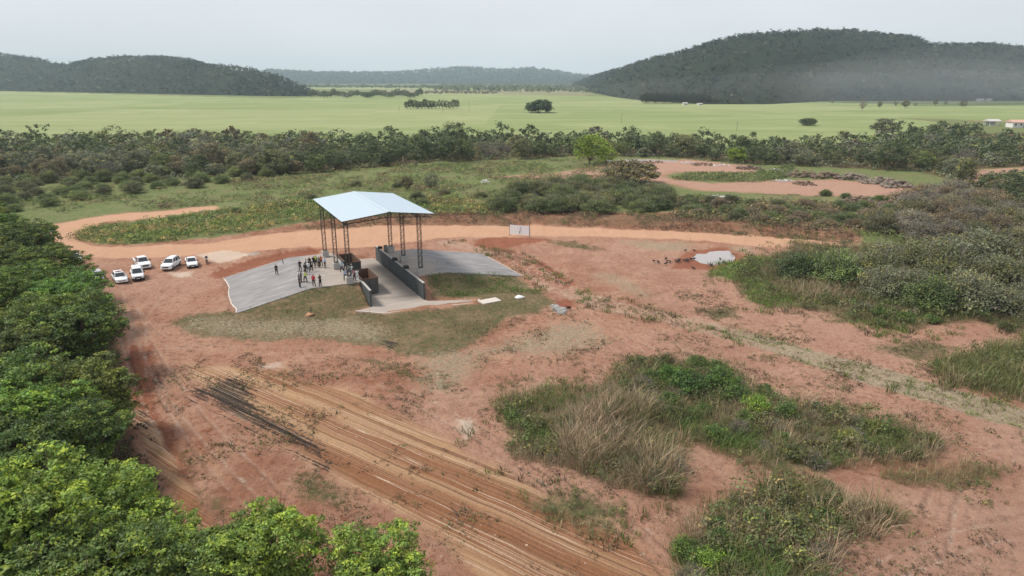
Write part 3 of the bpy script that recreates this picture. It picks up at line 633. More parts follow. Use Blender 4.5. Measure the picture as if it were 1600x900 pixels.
# hatch slab, fence posts, small rubble
x, y, z = W(765, 471)
r = empty('concrete_cover', (x, y, z), SROT + .1, 'pale flat rectangular concrete slab lying at the right tip of the lane paving', 'slab')
m = MB(); m.box((-1.45, -.85, .0), (1.45, .85, .16)); m.build('lid', M['slab_edge'], r, bevel=.02)
m = MB(); m.box((-1.32, -.72, -.25), (1.32, .72, .0)); m.build('pit_frame', M['block'], r)
def rock(name, x, y, z, s, mat, label, cat, seed, flat=.6, group=None):
    bm = bmesh.new(); bmesh.ops.create_icosphere(bm, subdivisions=2, radius=1)
    q = random.Random(seed)
    o_ = [Vector((q.uniform(-1, 1), q.uniform(-1, 1), q.uniform(-1, 1))).normalized() for _ in range(9)]
    for v in bm.verts:
        for d in o_:
            t = v.co.dot(d) - .62
            if t > 0: v.co -= d * t * .8
        v.co.z *= flat
    me = bpy.data.meshes.new(name); bm.to_mesh(me); bm.free(); me.materials.append(mat)
    return tag(link(name, me, None, (x, y, z), q.uniform(0, 6), s), label, cat, group)
M['whitesack'] = plain('white_plastic', (.66, .66, .66), .6, var=.25, scale=3)
x, y, z = W(812, 466)
rock('plaster_lump', x, y, z + .15, (.9, .6, .7), M['whitesack'], 'single pale lump of dumped plaster on the dry grass right of the hatch slab', 'lump', 3, .5)
for (px, py, hh, lean, lab) in ((444, 412, 1.3, .25, 'dark leaning post at the back edge of the left ramp'), (485, 485, 1.15, -.1, 'short dark post standing behind a small earth heap')):
    x, y, z = W(px, py); r = empty('marker_post', (x, y, z), 0, lab, 'post')
    m = MB(); m.bar((0, 0, -.2), (-lean, 0, hh), .07, 6, .055); m.build('shaft', M['steel'], r)
    m = MB(); m.bar((-lean * .96, 0, hh - .06), (-lean * 1.02, 0, hh + .03), .08, 6); m.build('cap', M['rubber'], r)
M['earth'] = plain('loose_orange_earth', (.46, .24, .14), .95, scale=4, bump=.6)
x, y, z = W(484, 490); rock('earth_heap', x, y, z + .08, (.8, .55, .75), M['earth'], 'small orange earth heap at the foot of the short dark post', 'heap', 8, .5)
x, y, z = W(878, 477.5); rock('earth_heap', x, y, z, (1.4, .8, .5), plain('dark_wet_earth', (.20, .06, .035), .95, scale=4, bump=.6), 'dark red earth heap at the end of the churned track right of the grassed mound', 'heap', 18, .5)
V = []; F = []; q = np.random.default_rng(5)
def chips(pts, smin, smax, name, mat, seed, kind='stuff', parent=None, zf=.6):
    q = np.random.default_rng(seed); n = len(pts)
    base = np.array([(-1, -1, -.5), (1, -1, -.5), (1, 1, -.5), (-1, 1, -.5), (-.7, -.7, .6), (.8, -.6, .5), (.6, .8, .6), (-.8, .7, .4)])
    f = np.array([(0, 3, 2, 1), (4, 5, 6, 7), (0, 1, 5, 4), (1, 2, 6, 5), (2, 3, 7, 6), (3, 0, 4, 7)])
    s = q.uniform(smin, smax, (n, 1, 1)) * q.uniform(.6, 1.3, (n, 1, 3)) * np.array([1, 1, zf]); a = q.uniform(0, 6.3, n)
    B = base[None] * s * q.uniform(.75, 1.2, (n, 8, 1)); ca, sa = np.cos(a)[:, None], np.sin(a)[:, None]
    X = B[..., 0] * ca - B[..., 1] * sa; Y = B[..., 0] * sa + B[..., 1] * ca
    V = np.stack([X, Y, B[..., 2]], 2) + np.asarray(pts)[:, None, :]
    F = (f[None] + (np.arange(n) * 8)[:, None, None]).reshape(-1, 4)
    o = link(name, npmesh(name, V.reshape(-1, 3), F, mats=[mat]), parent); tag(o, kind=kind); return o
def in_poly_pts(P, n, seed):
    q = np.random.default_rng(seed); lo, hi = P.min(0), P.max(0); out_ = []
    while len(out_) < n:
        c = q.uniform(lo, hi, (n * 3, 2)); k = inside(c[:, 0], c[:, 1], P); out_ += list(c[k])
    return np.array(out_[:n])
def ground_pts(P, n, seed, dz=0.):
    p = in_poly_pts(P, n, seed); return np.column_stack([p, TH(p[:, 0], p[:, 1]) + dz])
M['rubble'] = plain('broken_concrete', (.30, .29, .28), .9, var=.35, scale=1.)
o = chips(ground_pts(P_([(862, 481), (872, 479), (884, 484), (882, 492), (872, 490)]), 150, 11, .08), .08, .26, 'rubble_scatter', M['rubble'], 12); tag(o, 'patch of grey broken concrete rubble beside the dark red earth heap', 'rubble')
# loose stones all over the bare ground
BARE = P_([(180, 430), (620, 395), (800, 385), (1080, 400), (1300, 500), (1600, 700), (1600, 930), (330, 930), (230, 640)])
pp = ground_pts(BARE, 1300, 13, .01); o = chips(pp, .03, .09, 'loose_stones', plain('pale_stone', (.38, .26, .20), .9, var=.3, scale=.4), 14); tag(o, 'small loose stones strewn over the bare red ground', 'stones')

# advertising hoarding: ribbed sheet between two posts
x, y, z = W(812, 369); r = empty('sheet_board', (x, y, z), R(-16), 'blank pale metal sheet board on two posts beside the dirt road', 'board')
for s in (-2.05, 2.05): m = MB(); m.bar((s, 0, -.3), (s, 0, 3.3 if s < 0 else 3.2), .075, 6); m.build('post', M['deadgrey'], r)
M['zinc'] = plain('weathered_zinc', (.86, .87, .88), .5, metal=.0, var=.12, scale=.9)
for k in range(4):
    m = MB(); w_ = 4.0 / 4; x0 = -2.0 + k * w_; rr = 6; V = []; F = []
    for j in range(rr + 1):
        t = j / rr; V += [(x0 + w_ * t, -.09 - .03 * (j % 2) - .004 * (k % 2), .35 - .06 * k * .3), (x0 + w_ * t, -.09 - .03 * (j % 2) - .004 * (k % 2), 2.25 - .05 * k * .5)]
    for j in range(rr): F.append((2 * j, 2 * j + 2, 2 * j + 3, 2 * j + 1))
    m.v = V; m.f = F; m.build('sheet', M['zinc'], r)
for zz in (.6, 1.9): m = MB(); m.box((-2.05, -.075, zz), (2.05, -.0, zz + .08)); m.build('rail', M['deadgrey'], r)
m = MB(); m.box((-.02, -.155, .5), (.05, -.135, 1.2)); m.box((.2, -.155, 1.0), (.25, -.135, 1.9)); m.build('torn_slit', M['rubber'], r)

# pond
pd = MB(); q = [(x, y, -.1) for x, y in POND]
c_ = POND.mean(0); pts = [(c_[0] + (x - c_[0]) * 1.35, c_[1] + (y - c_[1]) * 1.35, -.07) for x, y in POND]
pd.face(pts); M['water'] = plain('muddy_water', (.33, .29, .28), .06, var=.03, spec=.6)
tag(pd.build('pond_water', M['water']), kind='structure')

# ------------------------------------------------------------------ vehicles (front towards -Y of their own frame)
M['white'] = plain('white_car_paint', (.78, .79, .80), .28, var=.02, coat=.6)
M['silver'] = plain('silver_car_paint', (.50, .51, .52), .3, metal=.3, var=.03, coat=.6)
M['glass'] = plain('dark_window_glass', (.018, .024, .032), .06, var=.1, spec=.8)
M['blackplastic'] = plain('black_plastic', (.022, .023, .025), .55)
M['lamp'] = plain('clear_lamp', (.62, .66, .70), .12, var=.1, spec=.8)
M['redlamp'] = plain('red_lamp', (.45, .02, .02), .2)
M['plate'] = plain('number_plate', (.68, .68, .68), .5, var=.05)
M['rim'] = plain('alloy_rim', (.38, .39, .40), .35, metal=.6)
M['blue'] = plain('blue_print', (.03, .05, .16), .4)
M['redcloth'] = plain('red_load', (.45, .06, .04), .8)
def wheel(r, x, y, rad=.35):
    t = MB(); n = 16; w_ = .115
    rings = []
    for xx, rr in ((-w_, rad * .62), (-w_, rad * .93), (-w_ * .7, rad), (w_ * .7, rad), (w_, rad * .93), (w_, rad * .62)):
        rings.append([(x + xx, y + rr * math.cos(2 * math.pi * i / n), rad + rr * math.sin(2 * math.pi * i / n)) for i in range(n)])
    t.loft(rings); o = t.build('wheel', M['rubber'], r)
    s = 1 if x > 0 else -1; m = MB()
    m.loft([[(x + s * (w_ + .005), y + rad * .6 * math.cos(2 * math.pi * i / 10), rad + rad * .6 * math.sin(2 * math.pi * i / 10)) for i in range(10)], [(x + s * (w_ + .02), y + rad * .2 * math.cos(2 * math.pi * i / 10), rad + rad * .2 * math.sin(2 * math.pi * i / 10)) for i in range(10)]]); m.build('rim', M['rim'], o)
def car(px, py, yaw, kind, paint, bumper, label, deco=None):
    x, y, z = W(px, py); r = empty(kind['name'], (x, y, z + .02), yaw, label, kind['cat'], 'cars parked beside the bend of the road')
    Lg, Wd, H = kind['L'], kind['W'], kind['H']; hw = Wd / 2; hl = Lg / 2; bz, hz = kind['belt'], kind['hood']
    # lower body: sections along the length (y from front -hl to rear +hl): (y, half width, z low, z shoulder, z top)
    sec = [(-hl, .74, .42, .58, .66), (-hl + .10, .90, .30, .66, hz - .17), (-hl + .55, .98, .24, hz - .12, hz - .05), (kind['cowl'] - .15, 1, .22, bz - .08, hz + .06),
           (kind['cowl'] + .3, 1, .22, bz - .02, bz), (0, 1, .22, bz, bz + .02), (kind['rear'] - .1, 1, .22, bz, bz + .02)]
    if kind.get('bed'): sec += [(hl - .25, 1, .26, bz, bz + .02), (hl, .96, .40, bz - .03, bz)]
    else: sec += [(hl - .35, .98, .26, bz, kind['tail']), (hl - .05, .90, .34, bz - .12, kind['tail'] - .08), (hl, .82, .42, bz - .25, bz - .12)]
    rings = [[(-hw * f, yy, zs), (-hw * f * .93, yy, zl), (hw * f * .93, yy, zl), (hw * f, yy, zs), (hw * f * .86, yy, zt), (-hw * f * .86, yy, zt)] for yy, f, zl, zs, zt in sec]
    rings = [[(-hw * f, yy, zl + .25 * (zs - zl)), (-hw * f * .9, yy, zl), (hw * f * .9, yy, zl), (hw * f, yy, zl + .25 * (zs - zl)), (hw * f * .99, yy, zs), (hw * f * .86, yy, zt), (-hw * f * .86, yy, zt), (-hw * f * .99, yy, zs)] for yy, f, zl, zs, zt in sec]
    b = MB(); b.loft(rings); b.build('body', paint, r, bevel=.02)
    # cabin
    c0, c1, d1, d0 = kind['cowl'], kind['roof0'], kind['roof1'], kind['rear']
    gw0, gw1 = hw * .88, hw * .70
    cab = MB()
    cab.v = [(-gw0, c0, bz), (gw0, c0, bz), (gw0, d0, bz), (-gw0, d0, bz), (-gw1, c1, H - .05), (gw1, c1, H - .05), (gw1, d1, H - .05), (-gw1, d1, H - .05),
             (-gw1 * .85, c1 + .12, H), (gw1 * .85, c1 + .12, H), (gw1 * .85, d1 - .12, H), (-gw1 * .85, d1 - .12, H)]
    cab.f = [(0, 1, 5, 4), (1, 2, 6, 5), (2, 3, 7, 6), (3, 0, 4, 7), (4, 5, 9, 8), (5, 6, 10, 9), (6, 7, 11, 10), (7, 4, 8, 11), (8, 9, 10, 11)]
    cab.build('roof', paint, r, bevel=.0)
    def pane(name, q, inset, off, mat=M['glass']):
        q = [Vector(p) for p in q]; c = sum(q, Vector()) / 4; n = (q[1] - q[0]).cross(q[3] - q[0]).normalized()
        if n.dot(c - Vector((0, 0, bz * .8))) < 0: n = -n
        k = [p + (c - p) * inset + n * off for p in q]; kb = [p - n * .012 for p in k]
        m = MB(); m.loft([[tuple(p) for p in kb], [tuple(p) for p in k]]); return m.build(name, mat, r)
    v = cab.v
    pane('windshield', [v[0], v[1], v[5], v[4]], .09, .015); pane('rear_window', [v[3], v[2], v[6], v[7]], .14, .015)
    for s, idx in ((1, (1, 2, 6, 5)), (-1, (0, 3, 7, 4))):
        A, B, C_, D = [Vector(v[i]) for i in idx]; cuts = kind['cuts']
        for t0, t1 in zip(cuts[:-1], cuts[1:]):
            g = .025
            pane('side_window', [A.lerp(B, t0 + g), A.lerp(B, t1 - g), D.lerp(C_, t1 - g), D.lerp(C_, t0 + g)], .07, .015)
    fy = -hl
    m = MB(); m.loft([[(-hw * .80, fy - .03, .30), (hw * .80, fy - .03, .30), (hw * .80, fy - .03, .50), (-hw * .80, fy - .03, .50)], [(-hw * .97, fy + .22, .28), (hw * .97, fy + .22, .28), (hw * .97, fy + .22, .60), (-hw * .97, fy + .22, .60)]])
    m.build('front_bumper', bumper, r, bevel=.03)
    m = MB(); m.loft([[(-hw * .50, fy - .035, .52), (hw * .50, fy - .035, .52), (hw * .50, fy + .01, hz - .30), (-hw * .50, fy + .01, hz - .30)], [(-hw * .5, fy + .2, .5), (hw * .5, fy + .2, .5), (hw * .5, fy + .2, hz - .26), (-hw * .5, fy + .2, hz - .26)]]); m.build('grille', M['blackplastic'], r)
    m = MB(); m.box((-.24, fy - .055, .42), (.24, fy - .035, .54)); m.build('number_plate', M['plate'], r)
    for s in (-1, 1):
        m = MB(); m.loft([[(s * hw * .52, fy - .02, hz - .36), (s * hw * .80, fy + .05, hz - .34), (s * hw * .82, fy + .08, hz - .18), (s * hw * .54, fy + .02, hz - .20)], [(s * hw * .52, fy + .2, hz - .36), (s * hw * .9, fy + .35, hz - .34), (s * hw * .9, fy + .35, hz - .16), (s * hw * .54, fy + .2, hz - .18)]]); m.build('headlight', M['lamp'], r)
        m = MB(); m.box((min(s * (hw - .02), s * (hw + .22)), c0 + .28, bz + .02), (max(s * (hw - .02), s * (hw + .22)), c0 + .40, bz + .20)); m.build('wing_mirror', kind.get('mirror', paint), r, bevel=.03)
        m = MB(); m.box((s * hw * .80 - .08, hl - .03, bz - .25), (s * hw * .80 + .08, hl + .015, bz - .02)); m.build('tail_light', M['redlamp'], r)
        for wy in (-hl + .82, hl - .85): wheel(r, s * (hw - .10), wy, kind.get('wr', .34))
        m = MB(); m.box((min(s * hw * .985, s * hw * 1.012), -hl + 1.2, .20), (max(s * hw * .985, s * hw * 1.012), hl - 1.25, .34)); m.build('sill', M['blackplastic'], r)
    if kind.get('bed'):
        m = MB(); m.box((-hw * .80, d0 + .08, bz + .022), (hw * .80, hl - .08, bz + .03)); m.build('load_bed', M['blackplastic'], r)
        for s in (-1, 1): m = MB(); m.box((s * hw * .86 - .05, d0 + .02, bz + .02), (s * hw * .86 + .05, hl - .02, bz + .09)); m.build('bed_rail', paint, r)
    if deco == 'stripes':
        for k, (x0, wd) in enumerate(((.12, .12), (.34, .10), (.54, .08))):
            m = MB(); z0 = hz - .045; z1 = hz + .058; m.v = [(x0 + .2, -hl + .60, z0 + .0), (x0 + .2 + wd, -hl + .60, z0), (x0 - .15 + wd, c0 - .35, z1 - .01), (x0 - .15, c0 - .35, z1 - .01)]; m.v = [(a, b_, c_ + .012) for a, b_, c_ in m.v]; m.f = [(0, 1, 2, 3)]; m.build('hood_stripe', M['blue'], r)
        m = MB(); m.box((-.5, c1 + .35, H + .002), (.5, c1 + .55, H + .10)); m.build('light_bar', M['redlamp'], r, bevel=.02)
        m = MB(); m.box((-.16, c1 + .33, H + .0), (.16, c1 + .57, H + .12)); m.build('light_bar_centre', M['blackplastic'], r)
    if deco == 'rails':
        for s in (-1, 1): m = MB(); m.bar((s * gw1 * .92, c1 + .1, H + .03), (s * gw1 * .92, d1 - .1, H + .03), .025); m.build('roof_rail', M['blackplastic'], r)
    return r
HATCH = dict(name='parked_car', cat='car', L=4.2, W=1.76, H=1.52, belt=.94, hood=.93, cowl=-1.05, roof0=-.35, roof1=1.35, rear=1.92, tail=1.0, cuts=(0.02, .42, .80, .98))
SUV = dict(name='parked_car', cat='car', L=4.5, W=1.85, H=1.68, belt=1.02, hood=1.02, cowl=-1.10, roof0=-.45, roof1=1.75, rear=2.12, tail=1.05, cuts=(0.02, .36, .70, .97), wr=.37)
PICK = dict(name='parked_pickup', cat='pickup', L=5.2, W=1.88, H=1.78, belt=1.08, hood=1.08, cowl=-1.35, roof0=-.72, roof1=.55, rear=.95, tail=1.05, bed=True, cuts=(0.02, .52, .97), wr=.39, mirror=M['blackplastic'])
SPICK = dict(name='parked_pickup', cat='pickup', L=4.45, W=1.70, H=1.58, belt=.98, hood=.98, cowl=-1.15, roof0=-.55, roof1=.30, rear=.62, tail=1.0, bed=True, cuts=(0.02, .92), wr=.33, mirror=M['blackplastic'])
VAN = dict(name='parked_van', cat='van', L=4.3, W=1.74, H=1.80, belt=1.06, hood=1.03, cowl=-1.25, roof0=-.62, roof1=1.85, rear=2.05, tail=1.1, cuts=(0.02, .34), wr=.33, mirror=M['blackplastic'])
BP = M['blackplastic']
car(188, 439.5, R(38), HATCH, M['white'], M['white'], 'white car with dark slanting stripes on its bonnet and a red roof light bar', 'stripes')
car(215.5, 434.5, R(31), VAN, M['white'], BP, 'white van with a black front bumper, parked in front of a white pickup')
car(223, 416.5, R(39), PICK, M['white'], M['white'], 'large white pickup with black mirrors, partly behind the white van')
car(268, 418, R(4), SUV, M['white'], M['white'], 'white car with roof rails, turned to the left, second from the motorbike', 'rails')
car(300, 415.5, R(29), SPICK, M['white'], BP, 'small white pickup with a black bumper, parked next to the motorbike')
car(153, 438, R(36), HATCH, M['silver'], BP, 'silvery car mostly hidden under the big tree at the left')
car(119, 409, R(38), HATCH, M['white'], M['white'], 'white car whose roof only shows above the tree crown at the road bend')
car(73, 418, R(40), SUV, M['silver'], BP, 'grey car glimpsed through the leaves at the far left')
# load crate in the small pickup
# motorbike
x, y, z = W(323.5, 412); r = empty('motorbike', (x, y, z), R(24), 'black motorbike standing alone between the small pickup and the pale patch', 'motorbike')
for yy, nm in ((-.66, 'front_wheel'), (.66, 'rear_wheel')):
    m = MB(); n = 14
    m.loft([[(xx, yy + rr * math.cos(2 * math.pi * i / n), .31 + rr * math.sin(2 * math.pi * i / n)) for i in range(n)] for xx, rr in ((-.05, .2), (-.05, .29), (0, .32), (.05, .29), (.05, .2))], caps=False); o = m.build(nm, M['rubber'], r)
    m = MB(); m.bar((-.07, yy, .31), (.07, yy, .31), .07, 8)
    for i in range(6): m.bar((0, yy, .31), (0, yy + .22 * math.cos(i * 1.047), .31 + .22 * math.sin(i * 1.047)), .012)
    m.build('rim', M['rim'], o)
m = MB(); m.loft([[(sx * w_, yy, zz) for sx, zz in ((-1, z0), (1, z0), (1.1, (z0 + z1) / 2), (.6, z1), (-.6, z1), (-1.1, (z0 + z1) / 2))] for yy, w_, z0, z1 in ((-.34, .08, .70, .86), (-.15, .15, .66, .96), (.05, .13, .68, .90), (.1, .1, .7, .84))]); m.build('fuel_tank', plain('dark_red_paint', (.12, .02, .02), .3, coat=.5), r)
m = MB(); m.box((-.12, .08, .76), (.12, .72, .86)); m.build('saddle', M['rubber'], r, bevel=.03)
m = MB(); m.box((-.14, -.2, .28), (.14, .22, .62)); m.build('engine', M['steel'], r, bevel=.04)
m = MB(); m.bar((-.09, -.66, .31), (-.09, -.42, .98), .03); m.bar((.09, -.66, .31), (.09, -.42, .98), .03); m.bar((0, .66, .31), (0, .1, .4), .04); m.bar((0, -.4, .9), (0, .5, .74), .04); m.build('frame', M['steel'], r)
m = MB(); m.bar((-.38, -.34, 1.06), (.38, -.34, 1.06), .02); m.bar((-.38, -.34, 1.06), (-.3, -.38, 1.22), .01); m.bar((.38, -.34, 1.06), (.3, -.38, 1.22), .01); m.build('handlebar', M['steel'], r)
m = MB(); m.box((-.09, -.58, .84), (.09, -.44, 1.02)); m.build('headlight', M['lamp'], r, bevel=.03)
m = MB(); m.box((-.2, .5, .88), (.2, .9, 1.14)); m.build('top_box', BP, r, bevel=.03)

# ------------------------------------------------------------------ people: one skinned figure per pose, cloth by zone
def skinned(name, verts, edges, radii, root, sub=1):
    me = bpy.data.meshes.new(name); me.from_pydata(verts, edges, []); o = bpy.data.objects.new(name, me); COL.objects.link(o)
    md = o.modifiers.new('s', 'SKIN'); sv = me.skin_vertices[0].data
    for i, rr in enumerate(radii): sv[i].radius = (rr[0], rr[1]) if isinstance(rr, tuple) else (rr, rr)
    sv[root].use_root = True
    md.use_smooth_shade = True
    if sub: o.modifiers.new('d', 'SUBSURF').levels = sub
    dg = bpy.context.evaluated_depsgraph_get(); dg.update(); ev = o.evaluated_get(dg); nm = bpy.data.meshes.new_from_object(ev)
    bpy.data.objects.remove(o); bpy.data.meshes.remove(me); return nm
def pose(hs, lean, la, ra, ll, rl, head=(0, 0)):
    """joints for a 1.72 m figure facing -Y; la/ra = (elbow, hand) offsets from the shoulder, ll/rl = (knee, foot) offsets from the hip"""
    v = []; e = []; r = []; z = []
    def add(p, rad, par, zone):
        v.append(tuple(p)); r.append(rad); z.append(zone)
        if par is not None: e.append((par, len(v) - 1))
        return len(v) - 1
    lx, ly = lean
    pel = add((0, 0, .94), (.155, .115), None, 'leg'); wst = add((lx * .4, ly * .4, 1.10), (.135, .10), pel, 'top'); ch = add((lx * .8, ly * .8, 1.32), (.17, .11), wst, 'top')
    nb = add((lx, ly, 1.45), (.07, .065), ch, 'top'); nk = add((lx, ly - .005, 1.50), .052, nb, 'skin'); hx, hy = head
    hd = add((lx + hx, ly - .02 + hy, 1.60), (.078, .095), nk, 'skin'); tp = add((lx + hx, ly - .005 + hy, 1.68), (.066, .08), hd, 'hair')
    add((lx + hx, ly - .125 + hy, 1.585), .018, hd, 'skin')
    for s, (el, ha) in ((1, la), (-1, ra)):
        sh = add((lx + s * .175, ly, 1.40), .062, ch, 'top'); sh0 = v[sh]
        ep = (sh0[0] + el[0] * s, sh0[1] + el[1], sh0[2] + el[2]); ei = add(ep, .043, sh, 'top')
        hp = (ep[0] + ha[0] * s, ep[1] + ha[1], ep[2] + ha[2]); hi = add(hp, .028, ei, 'arm')
        d = Vector(ha).normalized(); d.x *= s; pm = Vector(hp) + d * .06; pi = add(pm, (.036, .018), hi, 'skin')
        for k, (ox, ln) in enumerate(((-.03, .075), (-.01, .09), (.01, .085), (.03, .065))):
            add(pm + d * ln + Vector((ox * .4, ox, 0)), .0095, pi, 'skin')
        add(pm + d * .02 + Vector((0, -.055, .0)), .011, pi, 'skin')
    for s, (kn, ft) in ((1, ll), (-1, rl)):
        hpj = add((s * .095, 0, .86), .108, pel, 'leg'); p0 = v[hpj]
        kp = (p0[0] + kn[0] * s, p0[1] + kn[1], p0[2] + kn[2]); ki = add(kp, .078, hpj, 'leg')
        fp = (kp[0] + ft[0] * s, kp[1] + ft[1], .09); fi = add(fp, .062, ki, 'leg'); add((fp[0] + .02 * s, fp[1] - .15, .04), (.055, .042), fi, 'shoe'); 
    return v, e, r, z
dn = ((.05, .0, -.27), (.0, -.04, -.25)); bent = ((.06, .02, -.26), (-.08, -.20, .02)); hip = ((.14, .06, -.24), (-.13, -.10, -.12)); up = ((.05, -.10, -.22), (-.05, -.12, .18)); fold = ((.07, -.02, -.26), (-.24, -.14, .05)); cl = ((.07, .06, -.26), (-.18, .03, -.17))
st = ((.01, -.01, -.40), (.01, .02, 0)); wd = ((.07, -.02, -.40), (.06, .04, 0)); fw = ((.03, -.14, -.39), (.02, .02, 0)); bk = ((.03, .06, -.40), (.02, .14, 0))
POSES = [pose(0, (0, 0), dn, dn, st, wd), pose(0, (.02, -.02), fold, fold, wd, st), pose(0, (-.03, 0), hip, dn, wd, wd, (.02, 0)), pose(0, (0, -.03), bent, up, st, bk), pose(0, (.02, .0), dn, bent, fw, bk), pose(0, (-.02, -.01), cl, cl, st, wd, (-.02, -.02))]
PM = []
for v, e, r_, z_ in POSES:
    me = skinned('person', v, e, r_, 0); zn = np.empty(len(me.polygons), int); vv = np.array(v)
    names = ['leg', 'top', 'skin', 'hair', 'arm', 'shoe']; segs = [(vv[a], vv[b], names.index(z_[b])) for a, b in e]
    for f in me.polygons:
        c = np.array(f.center); best = 1e9
        for a, b, zz in segs:
            d = b - a; t = np.clip(((c - a) @ d) / (d @ d), 0, 1); dd = np.linalg.norm(c - a - t * d)
            if dd < best: best = dd; k = zz
        if c[2] > 1.635 or (c[2] > 1.54 and c[1] > -.0 + v[5][1] + .01): k = 3
        if c[2] < .075: k = 5
        zn[f.index] = k
    PM.append((me, zn))
cloth = {}
def cm(name, c, rough=.85):
    if name not in cloth: cloth[name] = plain(name, c, rough, var=.18, scale=14)
    return cloth[name]
black, navy, white, ltblue, grey, dkgrey = cm('black_cloth', (.014, .014, .016)), cm('navy_cloth', (.02, .025, .05)), cm('white_cloth', (.66, .68, .68)), cm('light_blue_cloth', (.36, .47, .62)), cm('grey_cloth', (.16, .18, .19)), cm('dark_grey_cloth', (.055, .06, .065))
red, orange, pink, jeans, brown, maroon, hivis = cm('red_cloth', (.48, .03, .05)), cm('orange_cloth', (.60, .13, .035)), cm('pink_cloth', (.55, .38, .38)), cm('blue_jeans', (.06, .09, .16)), cm('brown_cloth', (.07, .045, .035)), cm('maroon_cloth', (.22, .10, .12)), cm('yellow_vest_cloth', (.62, .72, .06))
skins = [cm('tan_skin', (.34, .19, .12), .6), cm('brown_skin', (.20, .10, .06), .6)]; hair = cm('dark_hair', (.012, .01, .009), .6); shoe = cm('black_shoes', (.015, .014, .013), .5)
capw = cm('white_cap', (.6, .6, .6)); capk = cm('black_cap', (.012, .012, .013))
PEOPLE = [
 (432.5, 429.5, 0, 175, 0, black, black, None, None, 'person in black standing alone on the left ramp paving'),
 (469.5, 424, 4, 200, 0, black, dkgrey, None, None, 'person in black at the left edge of the crowd, legs apart'),
 (477, 429, 5, 150, 0, black, black, None, capk, 'person all in black just left of the one in a white and pink shirt'),
 (482.5, 426, 1, 190, 0, white, grey, None, None, 'person in a white shirt and grey trousers in the middle of the crowd'),
 (486.5, 423.5, 3, 220, 1, dkgrey, black, None, None, 'person in dark grey turned to the right, behind the white shirt'),
 (478.8, 420.5, 0, 120, 0, grey, black, None, None, 'person in a grey shirt half hidden behind those in black'),
 (484.0, 418.5, 2, 210, 1, black, black, None, capw, 'person in black with a white cap at the rear of the crowd'),
 (490.8, 417.5, 1, 180, 0, black, navy, None, None, 'person in dark clothes in front of the rear yellow vest'),
 (494.0, 415.3, 0, 160, 1, black, black, hivis, None, 'person in a yellow safety vest at the rear of the crowd'),
 (498.8, 418, 4, 170, 0, grey, brown, None, None, 'person in a grey shirt and brown trousers in front of the orange top'),
 (502.0, 415.5, 0, 200, 0, orange, black, None, None, 'person in an orange top at the rear of the crowd'),
 (508, 419, 4, 150, 0, ltblue, black, None, capw, 'person in a light blue shirt and white cap right of the orange top'),
 (467.5, 441.5, 0, 90, 0, white, dkgrey, None, None, 'person in a white shirt half hidden behind the two in dark clothes'),
 (471, 441.5, 1, 100, 1, dkgrey, black, None, None, 'person in dark grey just behind the one in black nearest the grass'),
 (477.5, 441.5, 4, 230, 0, white, black, hivis, None, 'person in a white shirt and yellow safety vest striding on the paving'),
 (468.8, 449.5, 5, 130, 1, black, black, None, None, 'person in black nearest the grass bank at the left'),
 (490.5, 447, 0, 170, 0, red, black, None, None, 'person in a red shirt and black trousers near the grass edge'),
 (501, 447.5, 1, 240, 1, brown, black, None, None, 'person in brown seen from the side beside the red shirt'),
 (534.5, 425, 2, 200, 0, ltblue, navy, None, None, 'person in a light blue shirt beside the middle left column block'),
 (540, 423.5, 1, 190, 1, black, black, None, None, 'person in black between the light blue shirt and the far bin'),
 (539.8, 438.5, 4, 210, 0, ltblue, black, None, None, 'person in a pale blue shirt left of the front left column block'),
 (545.5, 430.5, 0, 180, 0, grey, dkgrey, None, None, 'tall person in grey behind the front left column block'),
 (549.2, 431.5, 3, 160, 0, white, grey, None, capw, 'person in white behind the front column block, beside the tall one in grey'),
 (554, 438.8, 0, 150, 0, maroon, black, None, None, 'person in a maroon shirt and black trousers at the pit edge'),
 (558.6, 439, 3, 200, 1, white, white, None, None, 'person in white shirt and white trousers at the corner of the pit'),
]
for i, (px, py, pk, face, sk, top, leg, vest, cap, lab) in enumerate(PEOPLE):
    x, y, _ = W(px, py)
    # stand on the paving: walk the sight line onto the deck height
    z = 2.2
    for _ in range(4):
        x, y = G0(px, py, z); x, y = float(x), float(y); a = (x - SO[0]) * SV[0] + (y - SO[1]) * SV[1]; z = float(deck(np.array(a)))
    src, zn = PM[pk]; me = src.copy(); me.materials.clear()
    for mt in (leg, top, skins[sk], hair, top if i % 3 else skins[sk], shoe): me.materials.append(mt)
    me.polygons.foreach_set('material_index', zn.astype(np.int32)); me.update()
    s = 1.0 + .03 * ((i * 7) % 5 - 2) / 2
    o = link('person', me, None, (x, y, z), R(face - 180 + 180), (s * 1.04, s * 1.04, s * 1.03)); tag(o, lab, 'person', 'people standing on the left paving')
    if vest:
        m = MB(); ring = lambda zz, a, b, cy: [(a * math.cos(t), b * math.sin(t) + cy, zz) for t in np.linspace(0, 2 * math.pi, 11)[:-1]]
        m.loft([ring(.98, .185, .14, -.0), ring(1.15, .175, .135, -.01), ring(1.32, .215, .15, -.02), ring(1.44, .15, .10, -.02)], caps=False); m.build('safety_vest', vest, o)
    if cap:
        m = MB(); c = POSES[pk][0][6]
        m.loft([[(c[0] + rr * math.cos(t), c[1] + rr * 1.15 * math.sin(t), zz) for t in np.linspace(0, 2 * math.pi, 11)[:-1]] for zz, rr in ((1.655, .095), (1.70, .092), (1.745, .05))]); m.box((c[0] - .06, c[1] - .2, 1.655), (c[0] + .06, c[1] - .08, 1.668)); m.build('cap', cap, o)
for me, _ in PM: bpy.data.meshes.remove(me)

